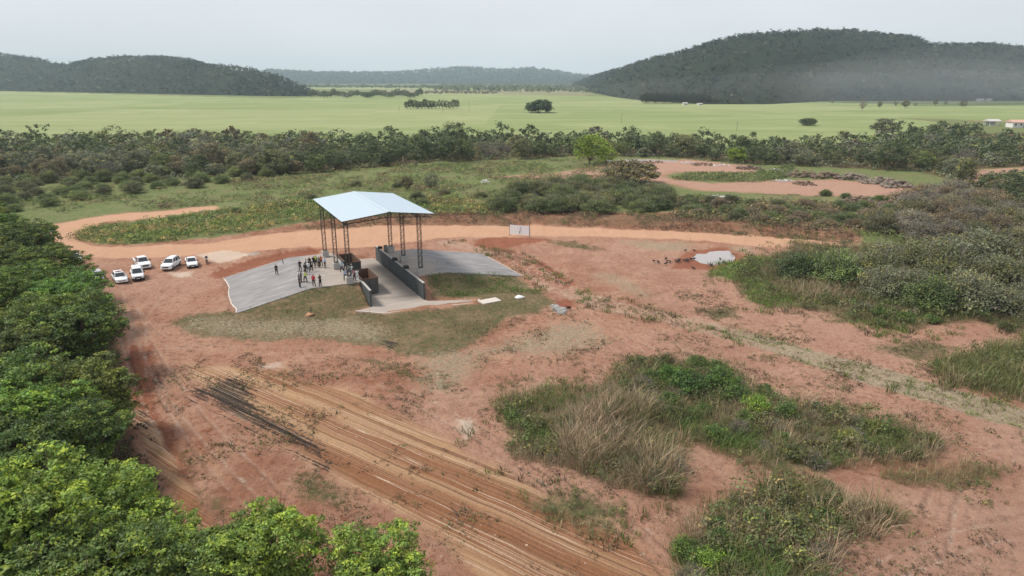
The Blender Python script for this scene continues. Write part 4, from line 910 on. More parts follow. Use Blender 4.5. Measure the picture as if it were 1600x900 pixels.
# ------------------------------------------------------------------ black vultures round the pond
def bird_mesh(stoop):
    v = [(0, .16, .30), (0, 0, .34), (0, -.16, .40), (0, -.24, .48 - stoop), (0, -.29, .56 - stoop * 2), (0, -.35, .565 - stoop * 2.2), (0, -.42, .54 - stoop * 2.4), (0, .34, .22), (0, .48, .17)]
    e = [(0, 1), (1, 2), (2, 3), (3, 4), (4, 5), (5, 6), (0, 7), (7, 8)]; r = [(.11, .09), (.145, .125), (.10, .10), .048, .036, .034, .013, (.08, .03), (.07, .012)]
    for s in (-1, 1):
        n = len(v); v += [(s * .10, -.08, .40), (s * .15, .08, .36), (s * .10, .32, .26)]; e += [(2, n), (n, n + 1), (n + 1, n + 2)]; r += [(.05, .06), (.035, .09), (.02, .035)]
        n = len(v); v += [(s * .06, .02, .24), (s * .07, -.01, .12), (s * .07, .01, .015), (s * .07, -.08, .01)]; e += [(1, n), (n, n + 1), (n + 1, n + 2), (n + 2, n + 3)]; r += [.045, .016, .013, .010]
    return skinned('vulture', v, e, r, 1)
feather = plain('black_feathers', (.013, .012, .013), .55, var=.3, scale=10); greyskin = plain('grey_bare_skin', (.10, .095, .095), .7)
BM = []
for st_ in (0, .05, .10):
    me = bird_mesh(st_); me.materials.append(feather); me.materials.append(greyskin)
    for f in me.polygons:
        c = f.center; f.material_index = 1 if (c.y < -.25) or (c.z < .14) else 0
    BM.append(me)
BIRDS = [(585, 188), (627, 198), (710, 165), (722, 190), (708, 215), (748, 195), (808, 190), (840, 178), (884, 182), (925, 178), (952, 168), (988, 168), (903, 83), (988, 80), (1245, 182), (977, 262), (1155, 232), (838, 186), (912, 186)]
blab = {0: 'black vulture farthest left in the loose flock by the pond', 14: 'black vulture standing in the shallow front edge of the pond', 15: 'black vulture standing alone in front of the flock, nearer the camera', 16: 'black vulture right below the pond, alone beside the green grass', 12: 'left one of the two black vultures behind the flock', 13: 'right one of the two black vultures behind the flock, near the pond corner', 11: 'black vulture at the left tip of the pond'}
for i, (bx, by) in enumerate(BIRDS):
    x, y, z = W(930 + bx / 6.4, 380 + (by + 5) / 6.4)
    o = link('vulture', BM[i % 3], None, (x, y, max(z, -.08)), random.uniform(0, 6.28), random.uniform(.95, 1.15)); tag(o, blab.get(i, 'black vulture in the loose flock left of the pond'), 'vulture', 'black vultures by the pond')

# ------------------------------------------------------------------ vegetation tools
def unit(v): return v / (np.linalg.norm(v, axis=-1, keepdims=True) + 1e-9)
def leaves(pos, nrm, size, q, asp=.55, tri=False):
    """one pointed leaf spray (kite) per position"""
    n = len(pos); t = unit(np.cross(nrm, q.normal(size=(n, 3)))); b = np.cross(unit(nrm), t); s = size * q.uniform(.65, 1.35, (n, 1)) if np.isscalar(size) else size[:, None]
    if tri:
        V = np.stack([pos + t * s, pos - t * s * .5 + b * s * .75, pos - t * s * .5 - b * s * .75], 1); k = 3
    else:
        V = np.stack([pos + t * s, pos + b * s * asp, pos - t * s * .8, pos - b * s * asp], 1); k = 4
    return V.reshape(-1, 3), np.arange(n * k).reshape(n, k)
def foliage(cen, rad, per, size, q, flat=.6, young=.35, tri=False, zr=None):
    n = len(cen); N = n * per; d = q.normal(size=(N, 3)); d[:, 2] = np.abs(d[:, 2]) * np.where(q.random(N) < .8, 1, -1); d = unit(d)
    rr = q.random((N, 1)) ** .45; c = np.repeat(cen, per, 0); r_ = np.repeat(rad, per)[:, None]
    pos = c + d * rr * r_ * np.array([1, 1, flat]); nr = unit(d * .5 + np.array([0, 0, .55]) + q.normal(size=(N, 3)) * .45)
    V, F = leaves(pos, nr, size, q, tri=tri); k = F.shape[1]
    ct = np.repeat(q.uniform(.6, 1.35, n), per); tn = ct * q.uniform(.75, 1.25, N)
    cy = np.repeat(q.random(n) < young, per) & (d[:, 2] > .1) & (rr[:, 0] > .55)       # fresh growth at the tips of some sprays
    C = np.stack([tn, tn, tn], 1); C[cy] *= np.array([1.75, 1.5, .95]); C[:, 0] *= q.uniform(.9, 1.15, N)
    return V, F, np.repeat(C, k, 0)
def tube(P, r, n=5):
    P = [np.array(p, float) for p in P]; rings = []
    for i, p in enumerate(P):
        d = unit(P[min(i + 1, len(P) - 1)] - P[max(i - 1, 0)]); t = np.array([0, 0, 1.]) if abs(d[2]) < .9 else np.array([1., 0, 0]); u_ = unit(np.cross(d, t)); w_ = np.cross(d, u_)
        A = np.arange(n) * 2 * math.pi / n; rings.append(p + r[i] * (np.cos(A)[:, None] * u_ + np.sin(A)[:, None] * w_))
    V = np.concatenate(rings); i = np.arange(len(P) - 1)[:, None] * n; j = np.arange(n); j2 = (j + 1) % n
    return V, np.stack([i + j, i + j2, i + n + j2, i + n + j], 2).reshape(-1, 4)
def join(parts):
    V, F, C, k = [], [], [], 0
    for v, f, c in parts: V.append(v); F.append(f + k); C.append(c); k += len(v)
    return np.concatenate(V), np.concatenate(F), np.concatenate(C)
def limbs(base, targets, r0, q, n=5, wig=.12):
    parts = []
    top = np.array(base, float)
    for t in targets:
        t = np.array(t); m = top * .5 + t * .5 + np.array([0, 0, -.12 * np.linalg.norm(t - top)]) + q.normal(size=3) * wig * np.linalg.norm(t - top) * .5
        V, F = tube([top, m, t], [r0, r0 * .55, r0 * .15], n); parts.append((V, F, np.ones((len(V), 3))))
    return parts
def tree_data(Rc, H, th, ncl, crad, per, ls, seed, form='dome', young=.35, flat=.6, nlimb=12, tri=False, tr=.16, squash=1.):
    q = np.random.default_rng(seed); cen = []
    nlob = 16 if ncl > 300 else 8; lob = unit(q.normal(size=(nlob, 3)) * np.array([1, 1, .6]) + np.array([0, 0, .25])); lr = q.uniform(.75, 1.15, nlob)
    while len(cen) < ncl:
        d = unit(q.normal(size=3)); 
        if d[2] < (-.75 if form == 'dome' else -.05): continue
        cut = .86 if ncl > 300 else .6; amp = .66 + .46 * max(0, max((lob @ d - cut) * lr) / (1 - cut))
        rr = q.uniform(.45, 1) ** .6 * amp
        if form == 'flat': rr = q.random() ** .5
        p = d * rr * np.array([Rc, Rc * squash, (H - th) * .55 if form == 'dome' else (H - th) * .8]); p[2] += th + (H - th) * (.42 if form == 'dome' else .12); cen.append(p)
    cen = np.array(cen); rad = crad * q.uniform(.65, 1.25, ncl)
    fo = foliage(cen, rad, per, ls, q, flat, young, tri)
    twg = []
    if ncl > 300:
        for _ in range(46):
            d = unit(q.normal(size=3) * np.array([1, 1, .5]) + np.array([0, 0, .45])); p = d * np.array([Rc, Rc, (H - th) * .55]) + np.array([0, 0, th + (H - th) * .42]); v_, f_ = tube([p * .7 + np.array([0, 0, th * .3]), p * .9, p * q.uniform(.98, 1.1)], [.035, .022, .008], 3); twg.append((v_, f_, np.ones((len(v_), 3))))
    V, F = tube([(0, 0, -.6), (q.normal() * .1, q.normal() * .1, th * .6), (q.normal() * .2, q.normal() * .2, th)], [tr * 1.4, tr, tr * .75], 6)
    tk = [(V, F, np.ones((len(V), 3)))]; tip = V[-6:].mean(0)
    k = q.choice(ncl, min(nlimb, ncl), replace=False); tk += limbs(tip, cen[k], tr * .6, q) + twg
    return fo, join(tk)
def merged(name, fo, tk, mats):
    (V, F, C), (V2, F2, C2) = fo, tk
    return npmesh(name, np.concatenate([V, V2]), np.concatenate([F, F2 + len(V)]), np.concatenate([C, C2]), mats, np.concatenate([np.zeros(len(F), int), np.ones(len(F2), int)]))
def scatter(protos, pts, sc, tint, q, lean=0.):
    """joined copies of prototype leaf sets: for growth nobody could count"""
    k = q.integers(0, len(protos), len(pts)); out_ = []
    for i, (V, F, C) in enumerate(protos):
        s = np.where(k == i)[0]
        if not len(s): continue
        a = q.uniform(0, 6.283, len(s)); ca, sa = np.cos(a)[:, None], np.sin(a)[:, None]; S_ = sc[s][:, None]
        sz = S_ * q.uniform(.8, 1.25, (len(s), 1))
        X = (V[None, :, 0] * ca - V[None, :, 1] * sa) * S_; Y = (V[None, :, 0] * sa + V[None, :, 1] * ca) * S_; Z = V[None, :, 2] * sz
        VV = np.stack([X, Y, Z], 2) + pts[s][:, None, :]; FF = F[None] + (np.arange(len(s)) * len(V))[:, None, None]; CC = C[None] * tint[s][:, None, :]
        out_.append((VV.reshape(-1, 3), FF.reshape(-1, F.shape[1]), CC.reshape(-1, 3)))
    return join(out_)
def poisson(P, gap, seed, inset=0., tries=1.6, maxn=100000):
    q = np.random.default_rng(seed); lo, hi = P.min(0), P.max(0); n = int((hi - lo).prod() / gap ** 2 * tries * 2) + 10; c = q.uniform(lo, hi, (n, 2))
    k = inside(c[:, 0], c[:, 1], P)
    if inset: k &= sdf(c[:, 0], c[:, 1], P) > inset
    c = c[k]; grid = {}; out_ = []
    for p in c:
        g = (int(p[0] // gap), int(p[1] // gap)); ok = True
        for i in (-1, 0, 1):
            for j in (-1, 0, 1):
                for o in grid.get((g[0] + i, g[1] + j), ()):
                    if (o[0] - p[0]) ** 2 + (o[1] - p[1]) ** 2 < gap * gap: ok = False; break
        if ok: grid.setdefault(g, []).append(p); out_.append(p)
        if len(out_) >= maxn: break
    return np.array(out_).reshape(-1, 2)
def inview(x, y, m=1.06, pad=6.): return (np.abs(x) < .75 * m * y * 1.02 + pad) & (y > 18)
def pick(q, n, cols, p=None):
    cols = np.array(cols); return cols[q.choice(len(cols), n, p=p)] * q.uniform(.82, 1.2, (n, 1))
TRACK_P = np.concatenate([offs(TRACK, 3.2), offs(TRACK, -3.2)[::-1]])
LEAF, GRASS, BARK, DEAD = M['leaf'], M['grass'], M['bark'], M['dead']

# near trees: crown and trunk apart
NT = []
for i, (Rc, H, th, ncl, fl) in enumerate(((4.6, 9.5, 2.0, 620, .45), (4.0, 8.5, 1.6, 520, .45), (5.0, 8.8, 1.8, 680, .4))):
    fo, tk = tree_data(Rc, H, th, ncl, .55, 44, .125, 100 + i, young=.42, flat=fl, nlimb=80, tr=.2)
    NT.append((npmesh('crown', *fo, mats=[LEAF]), npmesh('trunk', *tk, mats=[BARK], smooth=True)))
def near_tree(px, py, zc, s, color, label, kind=0, group=None, zs=1., name='tree', xy=None, protos=NT):
    if xy is None: x, y = G0(px, py, zc); x, y = float(x), float(y)
    else: x, y = xy
    z = float(TH(x, y)[0]); r = empty(name, (x, y, z), random.uniform(0, 6.28), label, 'tree' if name != 'shrub' else 'shrub', group)
    c, t = protos[kind % len(protos)]
    link('trunk', t, r, sc=(s, s, s * zs)); link('crown', c, r, sc=(s, s, s * zs), color=color); return r
YG, MG_, DG = (.19, .29, .055), (.125, .195, .048), (.095, .155, .044)
for k, (px, py, zc, s, c, lab) in enumerate((
    (45, 800, 6.5, 1.08, YG, 'bright yellow green tree in the bottom left corner, its trunk beyond the frame'),
    (172, 768, 6.0, .92, YG, 'bright green tree with a level top standing left of the eroded trench'),
    (118, 890, 5.5, .95, MG_, 'green tree at the very bottom left, below the level topped tree'),
    (245, 850, 4.5, .72, YG, 'loose green tree leaning over the lower end of the trench'),
    (-60, 820, 6.5, 1.05, MG_, 'mid green tree cut off by the left edge near the bottom'),
    (10, 930, 4.5, .9, DG, 'dark green tree at the bottom left corner below the bright crowns'),
    (335, 888, 3.5, .72, MG_, 'thin green tree between the trench end and the small rounded trees'),
    (118, 672, 5, .85, MG_, 'mid green tree just behind the level topped bright one'),
    (60, 690, 5, .95, DG, 'dark green tree in the gap between the roadside wood and the bright crowns'),
    (415, 880, 3.6, .78, YG, 'small bright green tree at the bottom edge, left one of two below the stripes'),
    (585, 895, 3.6, .78, YG, 'small bright green rounded tree at the bottom edge, right one of two below the stripes'))):
    near_tree(px, py, zc, s, c, lab, k)
FOR = poly0([(-420, 330), (0, 318), (42, 338), (60, 372), (98, 392), (150, 436), (172, 470), (182, 500), (198, 560), (207, 600), (200, 690), (205, 715), (120, 722), (-500, 722)], 3.5)
fp = poisson(FOR, 5.2, 31, 2.9); fp = fp[inview(fp[:, 0], fp[:, 1], pad=5)]
fp = fp[np.argsort(np.hypot(fp[:, 0], fp[:, 1]))]
nf = len(fp)
for i, (x, y) in enumerate(fp):
    s = random.uniform(.78, 1.08) * (1. if y > 70 else 1.05); c = random.choice([MG_, MG_, DG, DG, (.11, .145, .045), (.15, .225, .05)])
    zone = 'in the roadside wood beside the parked cars' if y > 88 else ('in the middle of the left roadside wood' if y > 58 else 'behind the bright crowns in the bottom left corner')
    tone = 'dark green' if c == DG else ('fresh green' if c[1] > .2 else 'mid green')
    near_tree(0, 0, 0, s, tuple(v * random.uniform(.85, 1.15) for v in c), f'{tone} leafy tree {zone}', i, f'{tone} trees {zone}', xy=(x, y))

# middle distance trees, single meshes
MT = []
for i in range(7):
    q_ = [(4.4, 7.4, .9, .9), (3.8, 6.8, .8, 1), (5.0, 7.0, .9, .85), (3.4, 8.0, 1.2, 1), (4.2, 6.2, .8, .9), (5.4, 8.4, 1.1, .8), (3.2, 5.4, .5, 1)][i]
    fo, tk = tree_data(q_[0], q_[1], q_[2], 115, .95, 34, .21, 200 + i, young=.25, flat=.6, nlimb=14, squash=q_[3]); MT.append(merged('tree', fo, tk, [LEAF, BARK]))
BARE = []
for i in range(3):       # leafless grey crowns
    q = np.random.default_rng(300 + i); fo, tk = tree_data(3.6, 6.6, 1.6, 60, .8, 5, .22, 310 + i, young=0, nlimb=55, tr=.13)
    tk2 = []
    for _ in range(90):
        d = unit(q.normal(size=3) * np.array([1, 1, .6]) + np.array([0, 0, .5])); p = d * np.array([3.2, 3.2, 2.6]) * q.uniform(.4, .8) + np.array([0, 0, 3.0]); e = p + unit(d + q.normal(size=3) * .5) * q.uniform(.6, 1.4); V, F = tube([p, e], [.035, .012], 3); tk2.append((V, F, np.ones((len(V), 3))))
    BARE.append(merged('tree', fo, join([tk] + tk2), [LEAF, DEAD]))
LT = []
for i in range(5):
    q = np.random.default_rng(400 + i); fo, _ = tree_data([4.2, 3.6, 4.8, 3.8, 4.4][i], [7.0, 6.4, 6.6, 7.6, 6][i], .5, 28, 1.3, 9, .52, 410 + i, young=.2, tri=True); LT.append(fo)
BELT = poly0([(-700, 320), (-300, 292), (0, 285), (250, 280), (450, 272), (600, 265), (700, 257), (930, 246), (1050, 249), (1170, 260), (1290, 266), (1430, 272), (1480, 284), (1540, 330), (1600, 352), (2000, 420), (2300, 235), (1900, 203), (1600, 203), (1500, 206), (1430, 212), (1390, 226), (1200, 235), (1000, 227), (720, 220), (600, 226), (300, 224), (0, 224), (-300, 224), (-700, 224)])
HOLE = [poly0([(1500, 266), (1640, 262), (1640, 292), (1520, 294)]), poly0([(1528, 193), (1640, 190), (1640, 226), (1534, 224)])]
bp_ = poisson(BELT, 6.0, 41); bp_ = bp_[inview(bp_[:, 0], bp_[:, 1], pad=8)]
for Hh in HOLE: bp_ = bp_[~inside(bp_[:, 0], bp_[:, 1], Hh)]
bp_ = bp_[np.argsort(np.hypot(bp_[:, 0], bp_[:, 1]))]
KD = {'dark green': (.10, .132, .062), 'olive': (.165, .182, .088), 'grey green': (.175, .195, .13), 'brownish': (.165, .15, .095), 'fresh green': (.15, .195, .068), 'leafless grey': (.15, .155, .11)}
KP = [.36, .30, .15, .06, .09, .04]
def kind_at(x, y, q):
    k = list(KD)[q.choice(6, p=KP)]
    f = fbm(np.array([x]), np.array([y]), 45, 2, 55)[0]
    if f > .35 and k in ('dark green', 'olive'): k = 'brownish' if q.random() < .35 else 'grey green'
    if f < -.2 and k != 'leafless grey': k = 'dark green'
    if x < -60 and y < 205 and q.random() < .6: k = 'fresh green'
    return k
q = np.random.default_rng(43)
def mid_tree(x, y, s, k, lab, grp, zs=1., name='tree', cat='tree', mesh=None, color=None):
    me = mesh or (BARE[int(q.integers(3))] if k == 'leafless grey' else MT[int(q.integers(7))])
    c = color or tuple(np.array(KD[k]) * q.uniform(.8, 1.25)); o = link(name, me, None, (x, y, float(TH(x, y)[0]) - .1), q.uniform(0, 6.28), (s, s * q.uniform(.9, 1.1), s * zs), c); tag(o, lab, cat, grp); return o
NI = 195
for i, (x, y) in enumerate(bp_[:NI]):
    k = kind_at(x, y, q); ang = x / y
    where = 'at the left edge of the woodland belt' if ang < -.45 else 'in the woodland belt behind the shelter' if ang < 0 else 'in the woodland behind the rubbish clearing' if ang < .42 else 'on the wooded slope at the right edge'
    mid_tree(x, y, q.uniform(.62, 1.0) * (1.35 if q.random() < .22 else 1), k, f'{k} tree {where}', f'{k} trees {where}', q.uniform(.85, 1.15))
rest = bp_[NI:]
def stufftrees(name, P2, scl, tints, label, cat, zs=None, protos=LT, z=None):
    z = TH(P2[:, 0], P2[:, 1]) if z is None else z
    V, F, C = scatter(protos, np.column_stack([P2, z - .2]), scl, tints, q); o = link(name, npmesh(name, V, F, C, [LEAF])); tag(o, label, cat, kind='stuff'); return o
tn = np.array([np.array(KD[kind_at(x, y, q)]) * q.uniform(.85, 1.2) for x, y in rest])
stufftrees('woodland_belt', rest, q.uniform(.7, 1.05, len(rest)) * np.where(q.random(len(rest)) < .2, 1.35, 1), tn, 'far part of the dark woodland belt bordering the green field', 'woodland')
# scrub filling the gaps beneath the belt trees
LB = []
for i in range(4): qq = np.random.default_rng(500 + i); LB.append(foliage(qq.normal(size=(5, 3)) * np.array([.9, .9, .2]) + np.array([0, 0, .6]), np.full(5, .8), 14, .20, qq, .7, .2, tri=True))
FT = []
for i in range(5):
    qq = np.random.default_rng(1300 + i); ft = foliage(qq.normal(size=(4, 3)) * np.array([1.7, 1.7, 1.0]) + np.array([0, 0, 3.4]), np.full(4, 2.3), 8, 1.15, qq, .75, .0, tri=True); FT.append((ft[0], ft[1], ft[2] ** .9))
P2 = poisson(BELT, 3.8, 46); P2 = P2[inview(P2[:, 0], P2[:, 1])]; P2 = P2[P2[:, 1] < 290]
for Hh in HOLE: P2 = P2[~inside(P2[:, 0], P2[:, 1], Hh)]
stufftrees('undergrowth', P2, q.uniform(1.2, 2.2, len(P2)), pick(q, len(P2), [KD['olive'], KD['dark green'], (.15, .13, .085), KD['grey green']]), 'low undergrowth between the trees of the woodland belt', 'undergrowth', protos=LB)

# single trees the photograph picks out
def at(px, py): x, y, z = W(px, py); return x, y
fo, tk = tree_data(4.2, 5.2, .2, 190, .85, 30, .26, 650, young=.1, flat=.75, nlimb=8); DOME = merged('tree', fo, tk, [LEAF, BARK])
def single(px, py, wpx, hpx, k, lab, grp=None, color=None, mesh=None, name='tree', cat='tree'):
    x, y = at(px, py); d = math.hypot(x, y) ; me = mesh or MT[int(q.integers(7))]; bb = np.array(me.vertices[0].co)
    co_ = np.empty(len(me.vertices) * 3, np.float32); me.vertices.foreach_get('co', co_); co_ = co_.reshape(-1, 3); w0 = np.ptp(co_[:, 0]); h0 = co_[:, 2].max()
    zc = y * math.cos(PIT) + CAM_H * math.sin(PIT); s = wpx * zc / FPX / w0; sz = hpx * zc / FPX / h0
    o = link(name, me, None, (x, y, float(TH(x, y)[0]) - .1), q.uniform(0, 6.28), (s, s, sz), color or KD[k]); return tag(o, lab, cat, grp)
YT = (.21, .30, .045)
single(921, 257, 78, 50, None, 'large yellow green tree standing out of the dark belt behind the rubbish piles', color=YT)
single(947, 260, 42, 34, None, 'small yellow green tree in front of the large yellow green one', color=YT)
single(1152, 254, 38, 26, None, 'low yellow green tree at the rear edge of the rubbish clearing', color=YT)
single(710, 232, 44, 42, 'dark green', 'tallest dark tree rising above the belt against the green field')
single(1380, 214, 46, 30, 'grey green', 'pale rounded tree at the field corner beside the wooded slope', color=(.13, .14, .09))
single(674, 296, 30, 27, 'grey green', 'small roundish tree alone on the green scrub behind the shelter')
single(636, 296, 24, 22, 'brownish', 'small brownish bush like tree left of the small roundish tree', color=(.12, .11, .06))
single(843, 176, 50, 21, 'dark green', 'large dark domed tree alone in the middle of the green field', mesh=DOME, color=(.065, .10, .04))
single(1261, 196, 29, 12, 'dark green', 'dark low tree alone in the right part of the green field', mesh=DOME)
single(1177, 216, 12, 11, 'dark green', 'tiny round tree at the near edge of the green field')
for i in range(15):
    single(636 + i * 5.6, 170.5 - (i % 3) * .4, 11, 12.5 + (i * 7 % 4), 'dark green' if i < 8 else 'grey green', 'dark tree in the straight row standing in the green field', 'straight row of trees in the field')
for i, (px, py, w_, h_) in enumerate(((1347, 176, 14, 26), (1374, 168, 8, 10), (1399, 167, 10, 12), (1414, 169, 14, 13), (1430, 167, 7, 8), (1461, 166, 9, 12), (1477, 165, 7, 9), (1504, 167, 12, 10), (1300, 163, 9, 10))):
    single(px, py, w_, h_, 'brownish', ['tallest thin bare tree on the dry strip before the large hill', 'thin bare tree on the dry strip before the large hill'][min(i, 1)], None if i == 0 else 'thin trees on the dry strip', mesh=BARE[i % 3] if i % 2 == 0 else MT[i % 7])
# rows of trees far behind the field
qq = np.random.default_rng(77)
for i in range(34):
    px = 486 + i * 5.2; single(px, 152 - 1.5 * math.sin(i), qq.uniform(9, 15), qq.uniform(8, 13), 'dark green', 'dark tree in the distant row by the left hill', 'distant row of trees left of centre')
for i in range(26):
    px = 665 + i * 4.4 + qq.uniform(-1, 1); single(px, 146 + qq.uniform(-.5, 1.5), qq.uniform(4, 7), qq.uniform(3.5, 5.5), 'grey green', 'small round orchard tree far beyond the green field', 'far orchard trees')
far = poly0([(680, 143), (1000, 147), (940, 134.5), (690, 134)]); fpts = poisson(far, 17, 78); fpts = fpts[qq.random(len(fpts)) < .62]
stufftrees('distant_wood', fpts, qq.uniform(1.0, 2.0, len(fpts)), pick(qq, len(fpts), [KD['dark green'], KD['olive'], KD['grey green']]), 'distant scattered wood and gardens around the far farmsteads', 'woodland', protos=FT)
far = poly0([(440, 137), (690, 139.5), (690, 136.5), (440, 134)]); fpts = poisson(far, 15, 79); fpts = fpts[qq.random(len(fpts)) < .5]
stufftrees('distant_wood', fpts, qq.uniform(1.0, 1.8, len(fpts)), pick(qq, len(fpts), [KD['dark green'], KD['olive']]), 'thin dark line of trees at the foot of the blue distant hills', 'woodland', protos=FT)

# umbrella shaped tree over the parked machine
fo, tk = tree_data(5.6, 5.0, .9, 260, .75, 30, .2, 601, form='umb', young=.25, nlimb=70, tr=.2, squash=.8)
uc, ut = npmesh('crown', *fo, mats=[LEAF]), npmesh('trunk', *tk, mats=[DEAD])
x, y, z = W(982, 286); r = empty('umbrella_tree', (x, y, z), .4, 'broad umbrella shaped tree shading a dark tractor in the rubbish clearing', 'tree')
sx = 88 * (y / math.cos(PIT)) / FPX / 10.2
link('trunk', ut, r, sc=(sx, sx, sx * .86)); link('crown', uc, r, sc=(sx, sx, sx * .86), color=(.20, .185, .105))
x, y, z = W(978, 291); r = empty('tractor', (x, y, z), R(75), 'dark old tractor parked under the umbrella shaped tree', 'tractor')
for yy, xx, rad in ((.9, .85, .8), (.9, -.85, .8), (-1.2, .7, .5), (-1.2, -.7, .5)):
    m = MB(); m.loft([[(xx + a * .2, yy + rad * f * math.cos(t), rad + rad * f * math.sin(t)) for t in np.linspace(0, 6.283, 13)[:-1]] for a, f in ((-1, .6), (-1, .95), (-.6, 1), (.6, 1), (1, .95), (1, .6))]); m.build('tyre', M['rubber'], r)
m = MB(); m.loft([[(-.35, -1.7, .7), (.35, -1.7, .7), (.35, -1.7, 1.3), (-.35, -1.7, 1.3)], [(-.42, 0, .7), (.42, 0, .7), (.42, 0, 1.5), (-.42, 0, 1.5)]]); m.build('engine_hood', M['steel'], r, bevel=.04)
m = MB()
for s in (-.55, .55):
    for yy in (.1, 1.2): m.bar((s, yy, .9), (s, yy, 2.4), .05)
m.build('cab_frame', M['steel'], r); m = MB(); m.box((-.7, -.05, 2.4), (.7, 1.4, 2.5)); m.build('cab_roof', M['steel'], r, bevel=.03)
m = MB(); m.box((-.3, .6, 1.0), (.3, 1.0, 1.2)); m.box((-.3, 1.0, 1.1), (.3, 1.1, 1.6)); m.build('seat', M['rubber'], r)
x, y, z = W(960, 290); r = empty('oil_drum', (x, y, z), 0, 'dark upright drum with a pale lid under the left side of the umbrella shaped tree', 'drum')
m = MB(); m.loft([[(rr * math.cos(t), rr * math.sin(t), zz) for t in np.linspace(0, 6.283, 15)[:-1]] for zz, rr in ((0, .55), (.6, .55), (.63, .58), (.66, .55), (1.25, .55), (1.28, .58), (1.31, .55), (1.9, .55))]); m.build('shell', M['wall'], r)
m = MB(); m.loft([[(rr * math.cos(t), rr * math.sin(t), zz) for t in np.linspace(0, 6.283, 15)[:-1]] for zz, rr in ((1.905, .5), (1.96, .5))]); m.build('lid', M['block'], r)

# ---- shrubs
def shrub_data(Rc, H, ncl, per, ls, seed, young=.2, twigs=40, flat=.7):
    q = np.random.default_rng(seed); d = unit(np.abs(q.normal(size=(ncl, 3))) * np.where(q.random((ncl, 3)) < .5, 1, -1)); d[:, 2] = np.abs(d[:, 2])
    cen = d * (q.uniform(.35, 1, (ncl, 1)) ** .6) * np.array([Rc, Rc, H * .8]) * (.75 + .25 * q.random((ncl, 1))); cen[:, 2] += .12 * H
    fo = foliage(cen, np.full(ncl, Rc * .33) * q.uniform(.7, 1.2, ncl), per, ls, q, flat, young)
    tk = []
    for _ in range(twigs):
        dd = unit(q.normal(size=3) * np.array([1, 1, .3]) + np.array([0, 0, .9])); L_ = q.uniform(.7, 1.12); e = dd * np.array([Rc, Rc, H]) * L_; mm = e * .5 + q.normal(size=3) * .1 * Rc
        V, F = tube([(0, 0, -.1), mm, e], [.035 * Rc, .02 * Rc, .006 * Rc], 3); tk.append((V, F, np.ones((len(V), 3))))
    return fo, join(tk)
SH = {'leafy': [], 'twiggy': [], 'big': []}
for i in range(3):
    fo, tk = shrub_data(1.3, 1.5, 60, 48, .065, 700 + i, .3, 26); SH['leafy'].append((npmesh('foliage', *fo, mats=[LEAF]), npmesh('stems', *tk, mats=[BARK])))
    fo, tk = shrub_data(1.4, 1.4, 44, 36, .055, 720 + i, .05, 110); SH['twiggy'].append((npmesh('foliage', *fo, mats=[LEAF]), npmesh('stems', *tk, mats=[DEAD])))
    fo, tk = shrub_data(3.3, 3.9, 120, 70, .11, 740 + i, .15, 75, .6); SH['big'].append((npmesh('foliage', *fo, mats=[LEAF]), npmesh('stems', *tk, mats=[DEAD])))
def shrub(x, y, s, kind, color, lab, grp=None, zs=1.):
    r = empty('shrub', (x, y, float(TH(x, y)[0])), q.uniform(0, 6.28), lab, 'shrub', grp); a, b = SH[kind][int(q.integers(3))]
    link('foliage', a, r, sc=(s, s, s * zs), color=color); link('stems', b, r, sc=(s, s, s * zs)); return r
def shrubs(P, gap, seed, kinds, where, smin, smax, inset=.3, zs=(.8, 1.15), keep=1.):
    p = poisson(P, gap, seed, inset); p = p[inview(p[:, 0], p[:, 1], pad=3)]; qs = np.random.default_rng(seed)
    for x, y in p:
        if qs.random() > keep: continue
        kd, nm, c = kinds[int(qs.integers(len(kinds)))]
        shrub(x, y, qs.uniform(smin, smax), kd, tuple(np.array(c) * qs.uniform(.8, 1.25)), f'{nm} shrub {where}', f'{nm} shrubs {where}', qs.uniform(*zs))
GRN, OLV, GRY, BRN, LIM = (.085, .145, .034), (.11, .13, .048), (.17, .165, .115), (.17, .14, .085), (.17, .28, .04)
K1 = [('leafy', 'green', GRN), ('leafy', 'olive', OLV), ('leafy', 'green', GRN), ('twiggy', 'grey twiggy', GRY), ('leafy', 'olive', OLV), ('twiggy', 'brownish', BRN)]
shrubs(P_([(970, 578), (1050, 562), (1130, 575), (1200, 612), (1290, 645), (1400, 668), (1470, 702), (1450, 722), (1340, 728), (1280, 736), (1180, 712), (1100, 690), (1040, 650), (990, 610)]), 1.95, 801, K1, 'in the long thicket right of centre', .65, 1.15)
shrubs(P_([(1050, 860), (1115, 800), (1200, 768), (1280, 762), (1340, 785), (1300, 850), (1290, 940), (1050, 940)]), 1.9, 802, K1, 'in the thicket at the bottom edge right of centre', .8, 1.3)
shrubs(P_([(775, 640), (900, 612), (960, 625), (900, 690), (870, 720), (800, 700)]), 2.4, 803, K1[:3], 'in the green patch left of the tall dry grass', .55, .85, zs=(.5, .8))
shrubs(P_([(960, 735), (1040, 720), (1068, 745), (1050, 778), (990, 770)]), 1.9, 804, [('twiggy', 'grey twiggy', GRY)], 'at the foot of the tall dry grass', .8, 1.15)
x, y = at(1078, 612); shrub(x, y, 1.75, 'leafy', (.06, .12, .03), 'largest rounded green shrub at the top of the long thicket')
for px, py, s_, c_, lb in ((1128, 606, 1.5, (.085, .16, .035), 'tall green shrub right of the largest rounded one'), (1045, 596, 1.2, (.09, .18, .035), 'fresh green shrub left of the largest rounded one'), (1150, 628, 1.3, (.08, .14, .035), 'dense green shrub behind the bright lime green one'), (1230, 655, 1.1, (.10, .16, .045), 'rounded green shrub right of the bright lime green one')):
    x, y = at(px, py); shrub(x, y, s_, 'leafy', c_, lb, None, 1.15)
x, y = at(1180, 642); shrub(x, y, 1.25, 'leafy', LIM, 'bright lime green shrub beside the largest rounded one')
